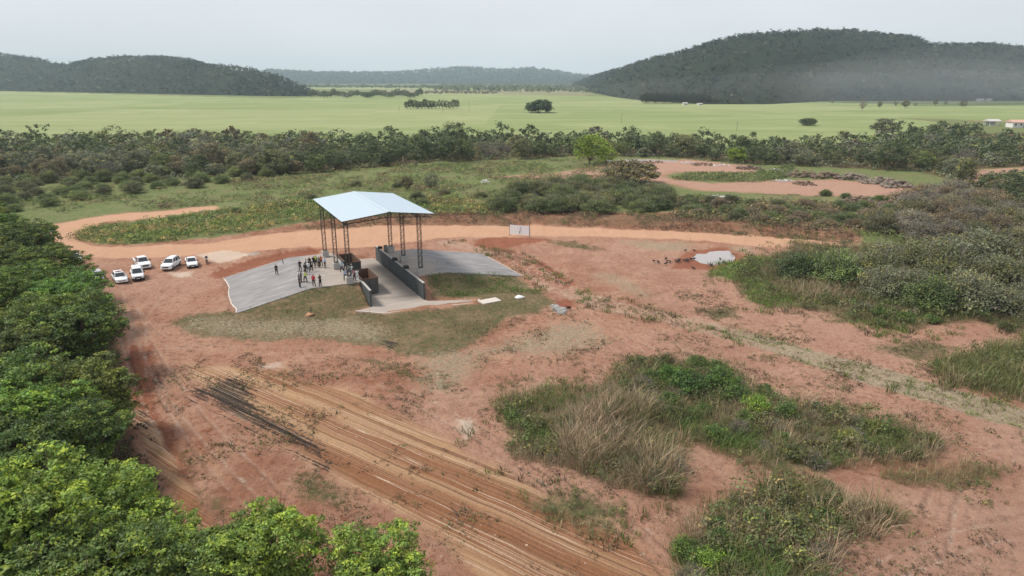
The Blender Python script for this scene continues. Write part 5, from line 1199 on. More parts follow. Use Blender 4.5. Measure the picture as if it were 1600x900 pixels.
x, y = at(1325, 690); shrub(x, y, .9, 'leafy', (.22, .24, .07), 'pale yellowish shrub in the middle of the long thicket')
x, y = at(1365, 672); shrub(x, y, .8, 'leafy', (.20, .22, .07), 'pale yellowish shrub behind the other pale one in the long thicket')
x, y = at(1110, 890); shrub(x, y, 1.0, 'leafy', LIM, 'bright lime green shrub at the bottom edge of the frame')
x, y = at(1030, 590); shrub(x, y, .8, 'leafy', (.06, .17, .03), 'vivid green low shrub at the left end of the long thicket', zs=.6)
K2 = [('big', 'grey green', (.175, .19, .11)), ('big', 'olive', (.145, .16, .07)), ('big', 'grey branched', (.165, .18, .105)), ('big', 'green', (.13, .18, .06))]
TH1 = P_([(1222, 434), (1300, 430), (1350, 424), (1420, 410), (1600, 420), (1800, 440), (1800, 530), (1600, 505), (1500, 490), (1420, 480), (1330, 455), (1250, 440)])
shrubs(TH1, 3.7, 811, K2, 'in the big thicket on the right below the road', 1.05, 1.65, inset=.3)
shrubs(P_([(1400, 428), (1600, 428), (1800, 450), (1800, 515), (1600, 485), (1450, 462)]), 5.2, 813, [('big', 'tall grey branched', (.165, .18, .105)), ('big', 'tall olive', (.16, .175, .085))], 'in the big thicket on the right', 1.5, 2.0)
for k, (px, py, s, c) in enumerate(((1248, 438, 1.3, (.08, .12, .045)), (1298, 441, 1.05, (.085, .12, .045)), (1340, 440, .85, (.085, .12, .05)))):
    x, y = at(px, py); shrub(x, y, s, 'big', c, ['dark green shrub at the left end of the big right thicket', 'second dark green shrub of the big right thicket, beside the tall reeds', 'dark green shrub behind the left end of the big right thicket'][k])
shrubs(P_([(1330, 470), (1480, 500), (1600, 520), (1800, 560), (1800, 600), (1600, 525), (1500, 505), (1400, 512), (1320, 492)]), 2.1, 812, K1, 'along the lower edge of the big right thicket', .7, 1.2)
shrubs(P_([(-60, 338), (-60, 290), (300, 282), (420, 280), (260, 300), (120, 318), (40, 332)]), 6.0, 826, [('big', 'green', (.125, .175, .055)), ('big', 'pale green', (.15, .195, .07)), ('big', 'olive', (.14, .155, .075))], 'on the scrub slope at the far left', .6, 1.0)
# hedge like bushes beyond the road
shrubs(P_([(770, 338), (800, 310), (900, 300), (1040, 306), (1058, 342), (900, 344)]), 4.2, 821, [('big', 'green', (.12, .155, .06)), ('big', 'olive', (.15, .16, .075))], 'in the tall hedge beyond the dirt road', .95, 1.3, zs=(.7, .95))
shrubs(P_([(1060, 350), (1060, 322), (1200, 330), (1350, 336), (1420, 345), (1350, 368), (1200, 360)]), 4.0, 822, [('big', 'green', (.125, .165, .065)), ('big', 'brownish', (.20, .165, .105)), ('big', 'olive', (.09, .10, .045))], 'in the scrub above the right road end', .55, .85, zs=(.6, .95))
shrubs(P_([(1350, 372), (1420, 345), (1440, 310), (1500, 312), (1600, 345), (1800, 380), (1800, 410), (1600, 400), (1450, 390)]), 4.2, 823, [('big', 'olive', (.16, .165, .085)), ('big', 'grey branched', (.20, .19, .145)), ('big', 'brownish', (.21, .175, .11))], 'on the slope right of the brush piles', .8, 1.35)
shrubs(P_([(440, 330), (470, 300), (700, 292), (760, 305), (760, 335), (640, 338)]), 8, 824, [('big', 'green', (.125, .155, .06)), ('big', 'olive', (.145, .15, .075))], 'on the overgrown plot behind the shelter', .38, .62, zs=(.6, .9), keep=.6)
shrubs(P_([(0, 298), (260, 284), (450, 275), (440, 262), (0, 275)]), 6.5, 825, [('big', 'green', (.15, .19, .065)), ('big', 'pale green', (.185, .225, .085))], 'along the front of the belt at the left', .7, 1.1)
for k, (px, py, s, c, lab) in enumerate(((1290, 306, .55, GRN, 'dark green round bush on the bare clearing, left one of two'), (1322, 310, .5, GRN, 'dark green round bush on the bare clearing, right one of two'), (1375, 316, .6, GRN, 'green bush beside the grey brush pile on the clearing'), (652, 312, .62, (.06, .08, .035), 'dark round bush behind the right side of the shelter roof'), (370, 332, .4, GRN, 'dark green bush on the grassy island inside the road bend'), (985, 300, .4, (.05, .11, .03), 'low green bush on the grass below the umbrella shaped tree'))):
    x, y = at(px, py); shrub(x, y, s, 'big', c, lab, None, .85)

# ---- grasses: joined blades
def tuft(n, h, spread, seed, w_=.03, droop=.5):
    q = np.random.default_rng(seed); a = q.uniform(0, 6.283, n); r0 = q.random(n) ** .5 * spread; base = np.stack([np.cos(a) * r0, np.sin(a) * r0, np.full(n, -.05)], 1)
    a2 = a + q.normal(size=n) * .6; d = np.stack([np.cos(a2), np.sin(a2), np.zeros(n)], 1); hh = h * q.uniform(.55, 1.15, n); ln = hh * droop * q.uniform(.3, 1.2, n); side = np.stack([-np.sin(a2 + q.normal(size=n)), np.cos(a2 + q.normal(size=n)), np.zeros(n)], 1) * w_
    p1 = base + d * ln[:, None] * .3 + np.array([0, 0, 1]) * hh[:, None] * .62; p2 = base + d * ln[:, None] + np.array([0, 0, 1]) * hh[:, None] * .98
    V = np.stack([base - side, base + side, p1 - side * .8, p1 + side * .8, p2 - side * .15, p2 + side * .15], 1).reshape(-1, 3); F = np.concatenate([np.array([[0, 1, 3, 2]]) + 6 * np.arange(n)[:, None], np.array([[2, 3, 5, 4]]) + 6 * np.arange(n)[:, None]])
    t = q.uniform(.7, 1.3, (n, 1)); C = np.repeat(t * np.array([1, 1, 1]) * np.where(q.random((n, 1)) < .35, np.array([[1.5, 1.25, 1.3]]), 1), 6, 0); return V, F, C
TALL = [tuft(30, 1.1, .5, 900 + i, .013, .75) for i in range(4)]; SHORT = [tuft(11, .24, .26, 920 + i, .02, .9) for i in range(4)]; MEDG = [tuft(16, .5, .36, 930 + i, .028, .6) for i in range(4)]
WISP = [tuft(5, .13, .14, 940 + i, .035, 1.0) for i in range(4)]
STR, OST, GST, GRG = (.31, .26, .165), (.21, .19, .095), (.13, .16, .055), (.10, .17, .038)
def grass(name, P, gap, seed, protos, smin, smax, cols, label, cat='grass', inset=0., dens=None, patch=6., mean=None):
    p = poisson(P, gap, seed, inset); w0 = sdf(p[:, 0], p[:, 1], P); p = p[w0 > .2 + 2.6 * fbm(p[:, 0], p[:, 1], 4.5, 3, seed + 3)] if name in ('tall_grass', 'low_grass', 'herbs') else p; p = p[inview(p[:, 0], p[:, 1], pad=2)]
    qg = np.random.default_rng(seed)
    if dens is not None: p = p[fbm(p[:, 0], p[:, 1], patch, 3, seed) + qg.normal(size=len(p)) * .12 > dens]
    if not len(p): return
    # colours change in drifts, not blade by blade
    f = fbm(p[:, 0], p[:, 1], patch, 3, seed + 5) * 1.3 + qg.normal(size=len(p)) * .22; idx = np.clip(((f + .6) / 1.2 * len(cols)).astype(int), 0, len(cols) - 1)
    tint = (1.45 if name in ('scrub_field', 'undergrowth') else 1.15 if name in ('low_grass',) else 1.) * np.array(cols)[idx] * qg.uniform(.85, 1.15, (len(p), 1)); s = qg.uniform(smin, smax, len(p)) * (1 + .35 * fbm(p[:, 0], p[:, 1], patch * .7, 2, seed + 9))
    V, F, C = scatter(protos, np.column_stack([p, TH(p[:, 0], p[:, 1])]), s, tint, qg); o = link(name, npmesh(name, V, F, C, [GRASS])); tag(o, label, cat, kind='stuff'); return o
TG = P_([(885, 665), (930, 640), (990, 630), (1030, 655), (1010, 690), (1060, 705), (1075, 740), (1050, 775), (1000, 770), (960, 735), (905, 740), (876, 705)])
grass('tall_grass', TG, .42, 1001, TALL, 1.1, 1.9, [STR, STR, OST, (.22, .19, .12), (.16, .15, .07)], 'tall drooping straw coloured grass in the middle of the foreground')
grass('tall_grass', VEGA, .55, 1002, TALL, .6, 1.35, [GRG, GST, OST, STR, STR, OST], 'mixed green and dry grass filling the long thicket', patch=4)
grass('tall_grass', VEGB, .5, 1003, TALL, .9, 1.6, [GRG, GST, OST, STR, OST, STR], 'mixed green and dry grass at the bottom edge right of centre', patch=4)
grass('tall_grass', P_([(1280, 765), (1350, 782), (1440, 812), (1400, 835), (1300, 830), (1230, 800)]), .55, 1023, TALL, .9, 1.3, [STR, OST], 'dry grass tongue pointing right near the bottom edge')
grass('tall_grass', VEGC, .55, 1004, TALL, .5, .85, [OST, GST, OST, STR], 'narrow strip of dry grass on the pale ground at the right')
grass('low_grass', VEGD, .6, 1005, SHORT, 1.1, 2.0, [(.10, .09, .05), GST, OST], 'low brownish weeds between the scraped stripes and the tall dry grass', dens=-.2, patch=3)
grass('tall_grass', VEGF, .65, 1006, TALL, 1.0, 1.6, [GST, (.15, .175, .065), OST, GST, STR], 'high green and dry grass stand cut by the right edge')
grass('tall_grass', P_([(1200, 420), (1240, 432), (1300, 455), (1345, 470), (1330, 485), (1240, 470), (1200, 450)]), .8, 1007, TALL, 1.3, 1.9, [(.26, .235, .13), STR, OST], 'tall pale reeds in front of the dark green shrubs on the right')
grass('tall_grass', VEGE, .9, 1008, TALL, .7, 1.3, [GST, OST, (.12, .10, .06), OST], 'dry grass beneath the big right thicket')
grass('low_grass', VEGG, .62, 1009, MEDG, .7, 1.4, [(.19, .29, .06), (.20, .28, .06), (.15, .20, .06)], 'bright green herbs beside the pond', dens=-.35, patch=5)
grass('low_grass', P_([(1320, 480), (1400, 500), (1440, 520), (1380, 530), (1320, 505)]), .6, 1010, MEDG, .7, 1.2, [(.13, .19, .045)], 'bright green herbs on the edge of the red ground below the big right thicket', dens=-.2)
gt = []
for d in (-1.9, 0, 1.8):
    pts = TRACK[4:]; L_ = []
    for i in range(len(pts) - 1):
        n = int(np.hypot(*(pts[i + 1] - pts[i])) / .35); t = np.linspace(0, 1, n)[:, None]; e = unit((pts[i + 1] - pts[i])[None]); nn = np.array([-e[0, 1], e[0, 0]]); L_.append(pts[i] + (pts[i + 1] - pts[i]) * t + nn * d)
    gt.append(np.concatenate(L_))
gt = np.concatenate(gt); qg = np.random.default_rng(1011); gt = gt + qg.normal(size=gt.shape) * .35; gt = gt[(fbm(gt[:, 0], gt[:, 1], 3, 3, 1011) > -.12) & inview(gt[:, 0], gt[:, 1])]
V, F, C = scatter(SHORT, np.column_stack([gt, TH(gt[:, 0], gt[:, 1])]), qg.uniform(.8, 1.7, len(gt)), pick(qg, len(gt), [(.17, .25, .06), (.15, .22, .05), OST]), qg); tag(link('track_grass', npmesh('track_grass', V, F, C, [GRASS])), 'green grass growing along the middle of the pale track at the right', 'grass', kind='stuff')
grass('low_grass', P_([(668, 434), (700, 427), (800, 434), (850, 462), (760, 464), (668, 464)]), .42, 1060, SHORT + MEDG[:1], .9, 1.5, [(.09, .17, .035), (.11, .16, .045)], 'fresh green turf on the right bank of the station', dens=-.5)
grass('low_grass', MG, .52, 1012, SHORT, .5, 1.2, [(.10, .13, .04), (.12, .125, .05), (.19, .16, .09), (.13, .115, .06)], 'short mown looking turf on the banks of the transfer station', dens=-.35, patch=5)
grass('weeds', BARE if False else P_([(200, 600), (330, 560), (480, 545), (640, 560), (800, 500), (940, 470), (1100, 450), (1300, 500), (1480, 540), (1600, 640), (1800, 900), (1600, 960), (330, 960)]), .32, 1013, WISP + [tuple(a * (.3 if i_ == 0 else 1) if i_ == 0 else a for i_, a in enumerate(foliage(np.random.default_rng(66 + k_).normal(size=(3, 3)) * np.array([.5, .5, .1]) + np.array([0, 0, .2]), np.full(3, .5), 8, .17, np.random.default_rng(67 + k_), .5, .2, tri=False))) for k_ in range(3)], .5, 1.8, [(.12, .085, .055), (.13, .12, .055), (.11, .125, .045), (.17, .13, .085)], 'scattered dry weeds on the bare red ground', 'weeds', dens=.2, patch=3.2)
grass('weeds', P_([(640, 770), (1000, 860), (1060, 940), (640, 940), (430, 760)]), .5, 1014, SHORT, .6, 1.4, [(.09, .075, .045), (.10, .10, .05)], 'dark weed tufts on the lower scraped slope', 'weeds', dens=.12, patch=3)
for k, P in enumerate(OL_EXTRA): grass('low_grass', P, .38, 1020 + k, SHORT, .7, 1.5, [(.10, .10, .045), (.12, .14, .045), (.20, .165, .105)], ['low green weeds below the front bank of the station', 'low olive weeds between the stripes and the small bright trees', 'low weeds right of the eroded trench', 'green weed patch left of the grassy track', 'low grass patch right of the grassy track', 'dry scrub patch in front of the right grass stand', 'dry grass fringe along the road behind the bare yard'][k], dens=-.1, patch=3)
HERB = []
for i in range(4): qq = np.random.default_rng(560 + i); HERB.append(foliage(qq.normal(size=(5, 3)) * np.array([.38, .38, .16]) + np.array([0, 0, .35]), np.full(5, .38), 22, .062, qq, .8, .3, tri=True))
for nm_, P, gp, sd, sc_, lab_ in (('herbs', VEGA, .75, 1051, (.8, 1.8), 'tangled green herbs filling the long thicket'), ('herbs', VEGB, .7, 1052, (1.1, 2.3), 'tangled green herbs at the bottom edge right of centre'), ('herbs', VEGE, 1.2, 1053, (1.0, 2.2), 'tangled herbs beneath the big right thicket'), ('herbs', VEGF, .9, 1054, (.8, 1.8), 'green herbs in the right grass stand'), ('herbs', VEGD, .6, 1055, (.4, .9), 'low dark herbs between the stripes and the tall dry grass'), ('herbs', VEGG, .7, 1056, (.5, 1.1), 'leafy bright herbs beside the pond'), ('herbs', VEGC, .8, 1057, (.5, 1.1), 'low herbs in the narrow grass strip at the right')):
    grass(nm_, P, gp, sd, HERB, *sc_, [(.095, .15, .04), (.12, .155, .05), (.15, .155, .065), (.19, .175, .095), (.13, .165, .055)] if sd != 1056 else [(.19, .30, .055), (.15, .24, .05)], lab_, 'herbs', dens=-.02 if sd in (1051, 1052) else -.25, patch=3.2)
def grown(P, f): return P.mean(0) + (P - P.mean(0)) * f
for k, P in enumerate((VEGA, VEGB, VEGC, VEGD, VEGE, VEGF, TRACK_P)):
    grass('fringe_weeds', grown(P, 1.22 if k < 6 else 1.0), .55, 1070 + k, SHORT + MEDG, .5, 1.5, [OST, GST, (.12, .10, .06), GRG], ['ragged weeds thinning out around the long thicket', 'ragged weeds around the bottom thicket', 'thin weeds around the narrow grass strip at the right', 'dry weeds around the low herb patch', 'weeds spreading from the big right thicket onto bare soil', 'weeds around the right grass stand', 'weeds along the pale track'][k], 'weeds', dens=.12, patch=3.5)
# scrub field between road and woodland
NEARF = P_([(-300, 345), (0, 335), (60, 350), (150, 336), (240, 328), (345, 320), (480, 330), (640, 330), (760, 330), (800, 315), (900, 298), (950, 292), (950, 262), (930, 250), (600, 266), (250, 290), (-300, 300)])
grass('scrub_field', NEARF, 1.25, 1030, LB, .3, .85, [(.085, .115, .04), (.10, .13, .045), (.13, .16, .06), (.18, .165, .085), (.10, .12, .05), (.12, .095, .055)], 'overgrown green and brownish scrub field beyond the dirt road', 'scrub', dens=-.12, patch=9)
ISL = P_([(118, 372), (135, 357), (180, 348), (260, 341), (345, 330), (480, 320), (700, 318), (770, 330), (760, 344), (640, 346), (480, 355), (420, 362), (330, 373), (230, 380), (160, 382), (128, 378)])
grass('scrub_field', ISL, .95, 1031, LB, .45, .95, [(.09, .14, .04), (.125, .165, .065), (.17, .17, .06), (.22, .18, .08), (.10, .13, .04), (.12, .16, .045)], 'dense green and yellowish growth on the island inside the road bend', 'scrub', dens=-.45, patch=7)
grass('scrub_field', P_([(1058, 352), (1060, 318), (1200, 324), (1340, 330), (1450, 300), (1500, 320), (1600, 350), (1800, 420), (1600, 404), (1350, 378), (1200, 362)]), 1.2, 1032, LB, .5, 1.1, [(.12, .10, .06), (.09, .12, .04), (.14, .115, .07), (.10, .10, .05)], 'brownish scrub on the cut bank beyond the right part of the road', 'scrub', dens=-.4, patch=7)
grass('scrub_field', P_([(1050, 288), (1070, 278), (1180, 276), (1240, 262), (1230, 285), (1180, 292)]), 1.1, 1033, LB, .5, .9, [(.09, .12, .045), (.11, .13, .055)], 'green herb patch in the middle of the rubbish clearing', 'scrub', dens=-.6)
grass('scrub_field', P_([(480, 362), (480, 350), (640, 340), (780, 334), (900, 340), (1060, 346), (1250, 362), (1345, 376), (1345, 382), (1250, 374), (1020, 360), (900, 355), (780, 350), (640, 351)]), .95, 1035, LB, .3, .7, [(.10, .065, .045), (.12, .09, .055), (.09, .095, .04)], 'dry brown brush hanging over the cut bank above the road', 'brush', dens=-.4, patch=5)
grass('forest_litter', poly0([(-300, 340), (30, 340), (100, 430), (170, 480), (185, 560), (190, 690), (240, 760), (300, 900), (-300, 940)]), 1.1, 1034, LB, .4, .8, [(.05, .085, .025), (.07, .06, .035), (.06, .10, .03)], 'low growth beneath the roadside wood on the left', 'undergrowth')

# ------------------------------------------------------------------ rubbish and brush piles in the clearing
def pile(px, py, wm, dm, hm, mat, label, cat, n, seed, name='rubbish_pile', twig=0, smat=None):
    hm *= 1.5 if twig else 1.0; dm *= 1.4; x, y, z = W(px, py); qp = np.random.default_rng(seed); r = empty(name, (x, y, z), qp.uniform(-.2, .2), label, cat)
    V = []; F = []; k = 0; parts = []
    for i in range(int(n * 1.9)):
        bm = bmesh.new(); bmesh.ops.create_icosphere(bm, subdivisions=1, radius=1); a = np.array([v.co for v in bm.verts]); f = np.array([[v.index for v in fc.verts] for fc in bm.faces]); bm.free()
        hm_ = hm; u_ = qp.uniform(-1, 1, 2); hh = hm * max(.15, 1 - (u_ ** 2).sum() * .7); s = qp.uniform(.12, .34) * hm
        a = a * qp.uniform(.65, 1.25, (len(a), 1)) * s * np.array([1.3, 1, .75]) + np.array([u_[0] * wm / 2, u_[1] * dm / 2, hh * qp.uniform(.1, .75)]); V.append(a); F.append(f + k); k += len(a)
    me = npmesh('heap', np.concatenate(V), np.concatenate(F), mats=[mat]); tag(link('heap', me, r), kind='stuff')
    if twig:
        tk = []
        for i in range(twig):
            u_ = qp.uniform(-1, 1, 2); p = np.array([u_[0] * wm / 2, u_[1] * dm / 2, hm * .5 * qp.random()]); d = unit(qp.normal(size=3) * np.array([1, 1, .35]) + np.array([0, 0, .25])); a, b = tube([p, p + d * qp.uniform(.8, 2.0)], [.05, .02], 3); tk.append((a, b, np.ones((len(a), 3))))
        a, b, c = join(tk); tag(link('branches', npmesh('branches', a, b, mats=[smat or DEAD]), r), kind='stuff')
    return r
M['bags'] = plain('white_rubbish_bags', (.55, .56, .58), .7, var=.45, scale=1.4); M['brush'] = plain('dry_brush', (.17, .12, .085), .95, var=.45, scale=1.5); M['brushg'] = plain('grey_brush', (.21, .17, .135), .95, var=.4, scale=1.5)
for k, (px, py, wm, lab) in enumerate(((948, 252, 3, 'small white rubbish heap at the left end of the rear row'), (962, 252, 5, 'grey white rubbish heap behind the umbrella shaped tree'), (978, 252, 5, 'grey rubbish heap in the middle of the rear row'), (996, 251, 5, 'pale rubbish heap at the right end of the rear row'),
    (1074, 255, 5, 'white rubbish heap at the edge of the trees, left one of two'), (1128, 259, 6, 'white rubbish heap at the edge of the trees, right one of two'), (1212, 267, 5, 'pale rubbish heap before the green corner of the clearing'), (1222, 283, 6, 'long pale rubbish strip near the grey brush'), (870, 291, 4, 'small white rubbish heap left of the hedge'), (758, 285, 2.4, 'tiny white rubbish heap in the green scrub'), (1118, 310, 4.5, 'grey white rubbish heap above the hedge, left part'), (1138, 311, 4.5, 'bright white rubbish heap above the hedge, right part'))):
    pile(px, py, wm, 2.2, .95 if k < 10 else 1.3, M['bags'], lab, 'rubbish', 16 if wm > 3 else 8, 1100 + k)
for k, (px, py, wm, hm, g, lab) in enumerate(((1020, 254, 9, .7, 0, 'low brown debris ridge right of the rear rubbish row'), (1098, 258, 8, .8, 0, 'low brown debris ridge between two white heaps'), (1170, 264, 8, 1.1, 1, 'brown brush pile at the right rear of the clearing'), (1250, 276, 10, 1.6, 1, 'big brown brush pile left of the grey ones'), (1290, 278, 9, 1.7, 1, 'brown brush pile in front of the wooded slope'), (1256, 288, 5, .9, 0, 'dark heap on the bare clearing'), (1330, 280, 9, 1.6, 2, 'grey brush pile below the bright green tree'), (1372, 286, 9, 1.8, 2, 'large grey brush pile at the right of the clearing'), (1402, 292, 8, 1.7, 2, 'grey brush pile farthest right along the clearing'),
    (1345, 316, 9, 1.3, 1, 'brown brush pile between the two green bushes'), (1420, 312, 9, 1.8, 1, 'brown brush pile on the right rim of the clearing'), (1450, 322, 9, 2.0, 1, 'dark brown brush pile leaning down the right rim'), (1478, 334, 9, 2.0, 1, 'dark brush pile lowest on the right rim'), (1395, 325, 9, 1.5, 1, 'reddish brush pile above the road bank'), (1440, 338, 9, 1.6, 2, 'grey brush heap above the right end of the road'))):
    pile(px, py, wm, 4, hm, M['brushg'] if g == 2 else M['brush'], lab, 'brush pile', 26, 1200 + k, 'brush_pile', 90 if g else 20)

# ------------------------------------------------------------------ hills and their forest
def hill(name, sil, base, rc_f, r_back, zfn=None, seed=0, na=160, nr=40, label=None):
    """sil: skyline pixels; base: (px, py) of the foot line. Real ridge at its own distance behind the foot."""
    sil = np.array(sil, float); base = np.array(base, float); px = np.linspace(max(sil[0, 0], -900), sil[-1, 0], na)
    sy = np.interp(px, sil[:, 0], sil[:, 1]); by = np.interp(px, base[:, 0], base[:, 1])
    X, Y, Z = ray(px, by); rb = CAM_H / -Z * np.hypot(X, Y); hx, hy = X / np.hypot(X, Y), Y / np.hypot(X, Y)
    X2, Y2, Z2 = ray(px, sy); rc = rb * rc_f; zc = CAM_H + Z2 / np.hypot(X2, Y2) * rc - 5.0; zc = np.maximum(zc, .5)
    az = np.arctan2(hx, hy)
    def height(px_, t):      # t: 0 foot, 1 crest, 2 back
        z = np.interp(px_, px, zc); f = np.where(t < 1, np.sin(np.clip(t, 0, 1) * math.pi / 2) ** 1.15, np.cos((np.clip(t, 1, 2) - 1) * math.pi / 2) ** 1.3); return z * f
    T = np.concatenate([np.linspace(0, 1, nr), np.linspace(1, 2, nr // 2)[1:]]); PX, TT = np.meshgrid(px, T)
    RB = np.interp(PX, px, rb); RC = np.interp(PX, px, rc); Rr = np.where(TT < 1, RB + (RC - RB) * TT, RC + (r_back) * (TT - 1)); AZ = np.interp(PX, px, az)
    x = np.sin(AZ) * Rr; y = np.cos(AZ) * Rr; zz = height(PX, TT); rough = .16 * np.minimum(zz, 60) * fbm(x, y, 260, 4, seed) * np.clip(1 - np.abs(TT - 1) * 0 , 0, 1) * sstep(0, .3, TT) * np.where(TT < 1, 1 - sstep(.75, 1, TT), .4)
    zz = zz + rough - .3
    nA = len(px); i = np.arange(len(T) - 1)[:, None] * nA; j = np.arange(nA - 1); F = np.stack([i + j, i + j + 1, i + nA + j + 1, i + nA + j], 2).reshape(-1, 4)
    o = link(name, npmesh(name, np.stack([x.ravel(), y.ravel(), zz.ravel()], 1), F, mats=[M['hill']], smooth=True)); tag(o, kind='structure')
    def sample(n, q, tmax=1.12):
        p = q.uniform(px[0], px[-1], n * 3); t = q.uniform(0, tmax, n * 3); RB_, RC_ = np.interp(p, px, rb), np.interp(p, px, rc); r_ = np.where(t < 1, RB_ + (RC_ - RB_) * t, RC_ + r_back * (t - 1))
        k = q.random(len(p)) < r_ / r_.max(); p, t, r_ = p[k][:n], t[k][:n], r_[k][:n]; a_ = np.interp(p, px, az); xx, yy = np.sin(a_) * r_, np.cos(a_) * r_
        # height read off the mesh grid
        fi = np.interp(t, T, np.arange(len(T))); fj = np.interp(p, px, np.arange(nA)); i0 = np.clip(fi.astype(int), 0, len(T) - 2); j0 = np.clip(fj.astype(int), 0, nA - 2); u_, v_ = fi - i0, fj - j0
        z = zz[i0, j0] * (1 - u_) * (1 - v_) + zz[i0 + 1, j0] * u_ * (1 - v_) + zz[i0, j0 + 1] * (1 - u_) * v_ + zz[i0 + 1, j0 + 1] * u_ * v_
        return np.column_stack([xx, yy, z]), t
    return sample
def hillmat():
    m, N, K, P = newmat('wooded_hillside'); g = N.new('ShaderNodeNewGeometry'); n = N.new('ShaderNodeTexNoise'); n.inputs['Scale'].default_value = .09; n.inputs['Detail'].default_value = 8; n.inputs['Roughness'].default_value = .7; K.new(g.outputs['Position'], n.inputs['Vector'])
    a = N.new('ShaderNodeMixRGB'); a.inputs['Color1'].default_value = (.011, .017, .011, 1); a.inputs['Color2'].default_value = (.034, .044, .026, 1); r = N.new('ShaderNodeMapRange'); r.inputs['From Min'].default_value = .35; r.inputs['From Max'].default_value = .65; K.new(n.outputs['Fac'], r.inputs['Value']); K.new(r.outputs[0], a.inputs['Fac']); K.new(a.outputs[0], P.inputs['Base Color']); P.inputs['Roughness'].default_value = 1
    P.inputs['Specular IOR Level'].default_value = .05; b = N.new('ShaderNodeBump'); b.inputs['Strength'].default_value = 1; b.inputs['Distance'].default_value = 4; K.new(n.outputs['Fac'], b.inputs['Height']); K.new(b.outputs[0], P.inputs['Normal']); return m
M['hill'] = hillmat()
def hillwood(name, sample, n, seed, cols, label, s0=.9, s1=1.5):
    q = np.random.default_rng(seed); p, t = sample(n, q); tint = np.array(cols)[np.clip(((fbm(p[:, 0], p[:, 1], 130, 3, seed) * 1.2 + .5 + q.normal(size=len(p)) * .3) * len(cols)).astype(int), 0, len(cols) - 1)] * q.uniform(.6, 1.2, (len(p), 1)) * np.where(q.random((len(p), 1)) < .12, 1.7, 1)
    V, F, C = scatter(FT, p - np.array([0, 0, .8]), q.uniform(s0, s1, len(p)), tint, q); tag(link(name, npmesh(name, V, F, C, [LEAF])), label, 'woodland', kind='stuff')
HC = [(.026, .042, .024), (.038, .056, .028), (.058, .074, .04), (.10, .108, .066), (.046, .062, .034)]
s = hill('right_hill', [(895, 128), (925, 118), (960, 107), (1000, 95), (1060, 80), (1100, 67), (1150, 56), (1200, 53), (1260, 48), (1320, 49), (1380, 56), (1410, 57), (1445, 70), (1480, 69), (1530, 69), (1600, 75), (1800, 80), (2300, 90)], [(895, 138), (960, 152), (1010, 158), (1100, 163), (1200, 163), (1300, 158), (1600, 158), (2300, 158)], 1.62, 500, seed=5, na=220, nr=46)
hillwood('hill_forest', s, 7000, 1401, HC, 'dense dark forest covering the large hill on the right', .7, 1.45)
s = hill('left_hill', [(-900, 95), (-300, 80), (0, 84), (60, 90), (105, 102), (150, 93), (200, 90), (270, 90), (330, 101), (400, 110), (440, 120), (470, 134), (492, 144)], [(-900, 145), (0, 142), (200, 146), (400, 150), (492, 151)], 1.3, 500, seed=9)
hillwood('hill_forest', s, 5200, 1402, HC[:4], 'dense dark forest covering the long hill on the left', .8, 2.0)
s = hill('left_far_ridge', [(120, 98), (160, 92), (200, 88), (260, 88), (300, 92), (340, 104)], [(120, 138), (340, 138)], 1.15, 400, seed=10, na=60, nr=16)
hillwood('hill_forest', s, 1400, 1412, HC[:4], 'forest on the low ridge showing behind the left hill', 1.2, 2.0)
s = hill('distant_hills', [(380, 118), (420, 111), (500, 114), (590, 115), (640, 113), (690, 109), (730, 106), (780, 111), (830, 108), (870, 113), (900, 118), (935, 121), (1000, 124)], [(380, 131.5), (1000, 131.5)], 1.3, 900, seed=11, na=120, nr=20)
hillwood('hill_forest', s, 2800, 1403, HC, 'hazy blue forest on the distant hills behind the fields', 2.2, 4.5)

# tall plantation at the foot of the right hill
for i in range(46):
    px = 1003 + i * 2.28; x, y = at(px, 161 + (i % 3) * .6); x, y = float(x), float(y); o = link('plantation_tree', MT[3], None, (x, y, -.2), i, (1.0, 1.0, 1.5 + .12 * (i % 4)), (.04, .05, .032)); tag(o, 'slim plantation tree at the foot of the large hill', 'tree', 'plantation trees at the foot of the large hill')

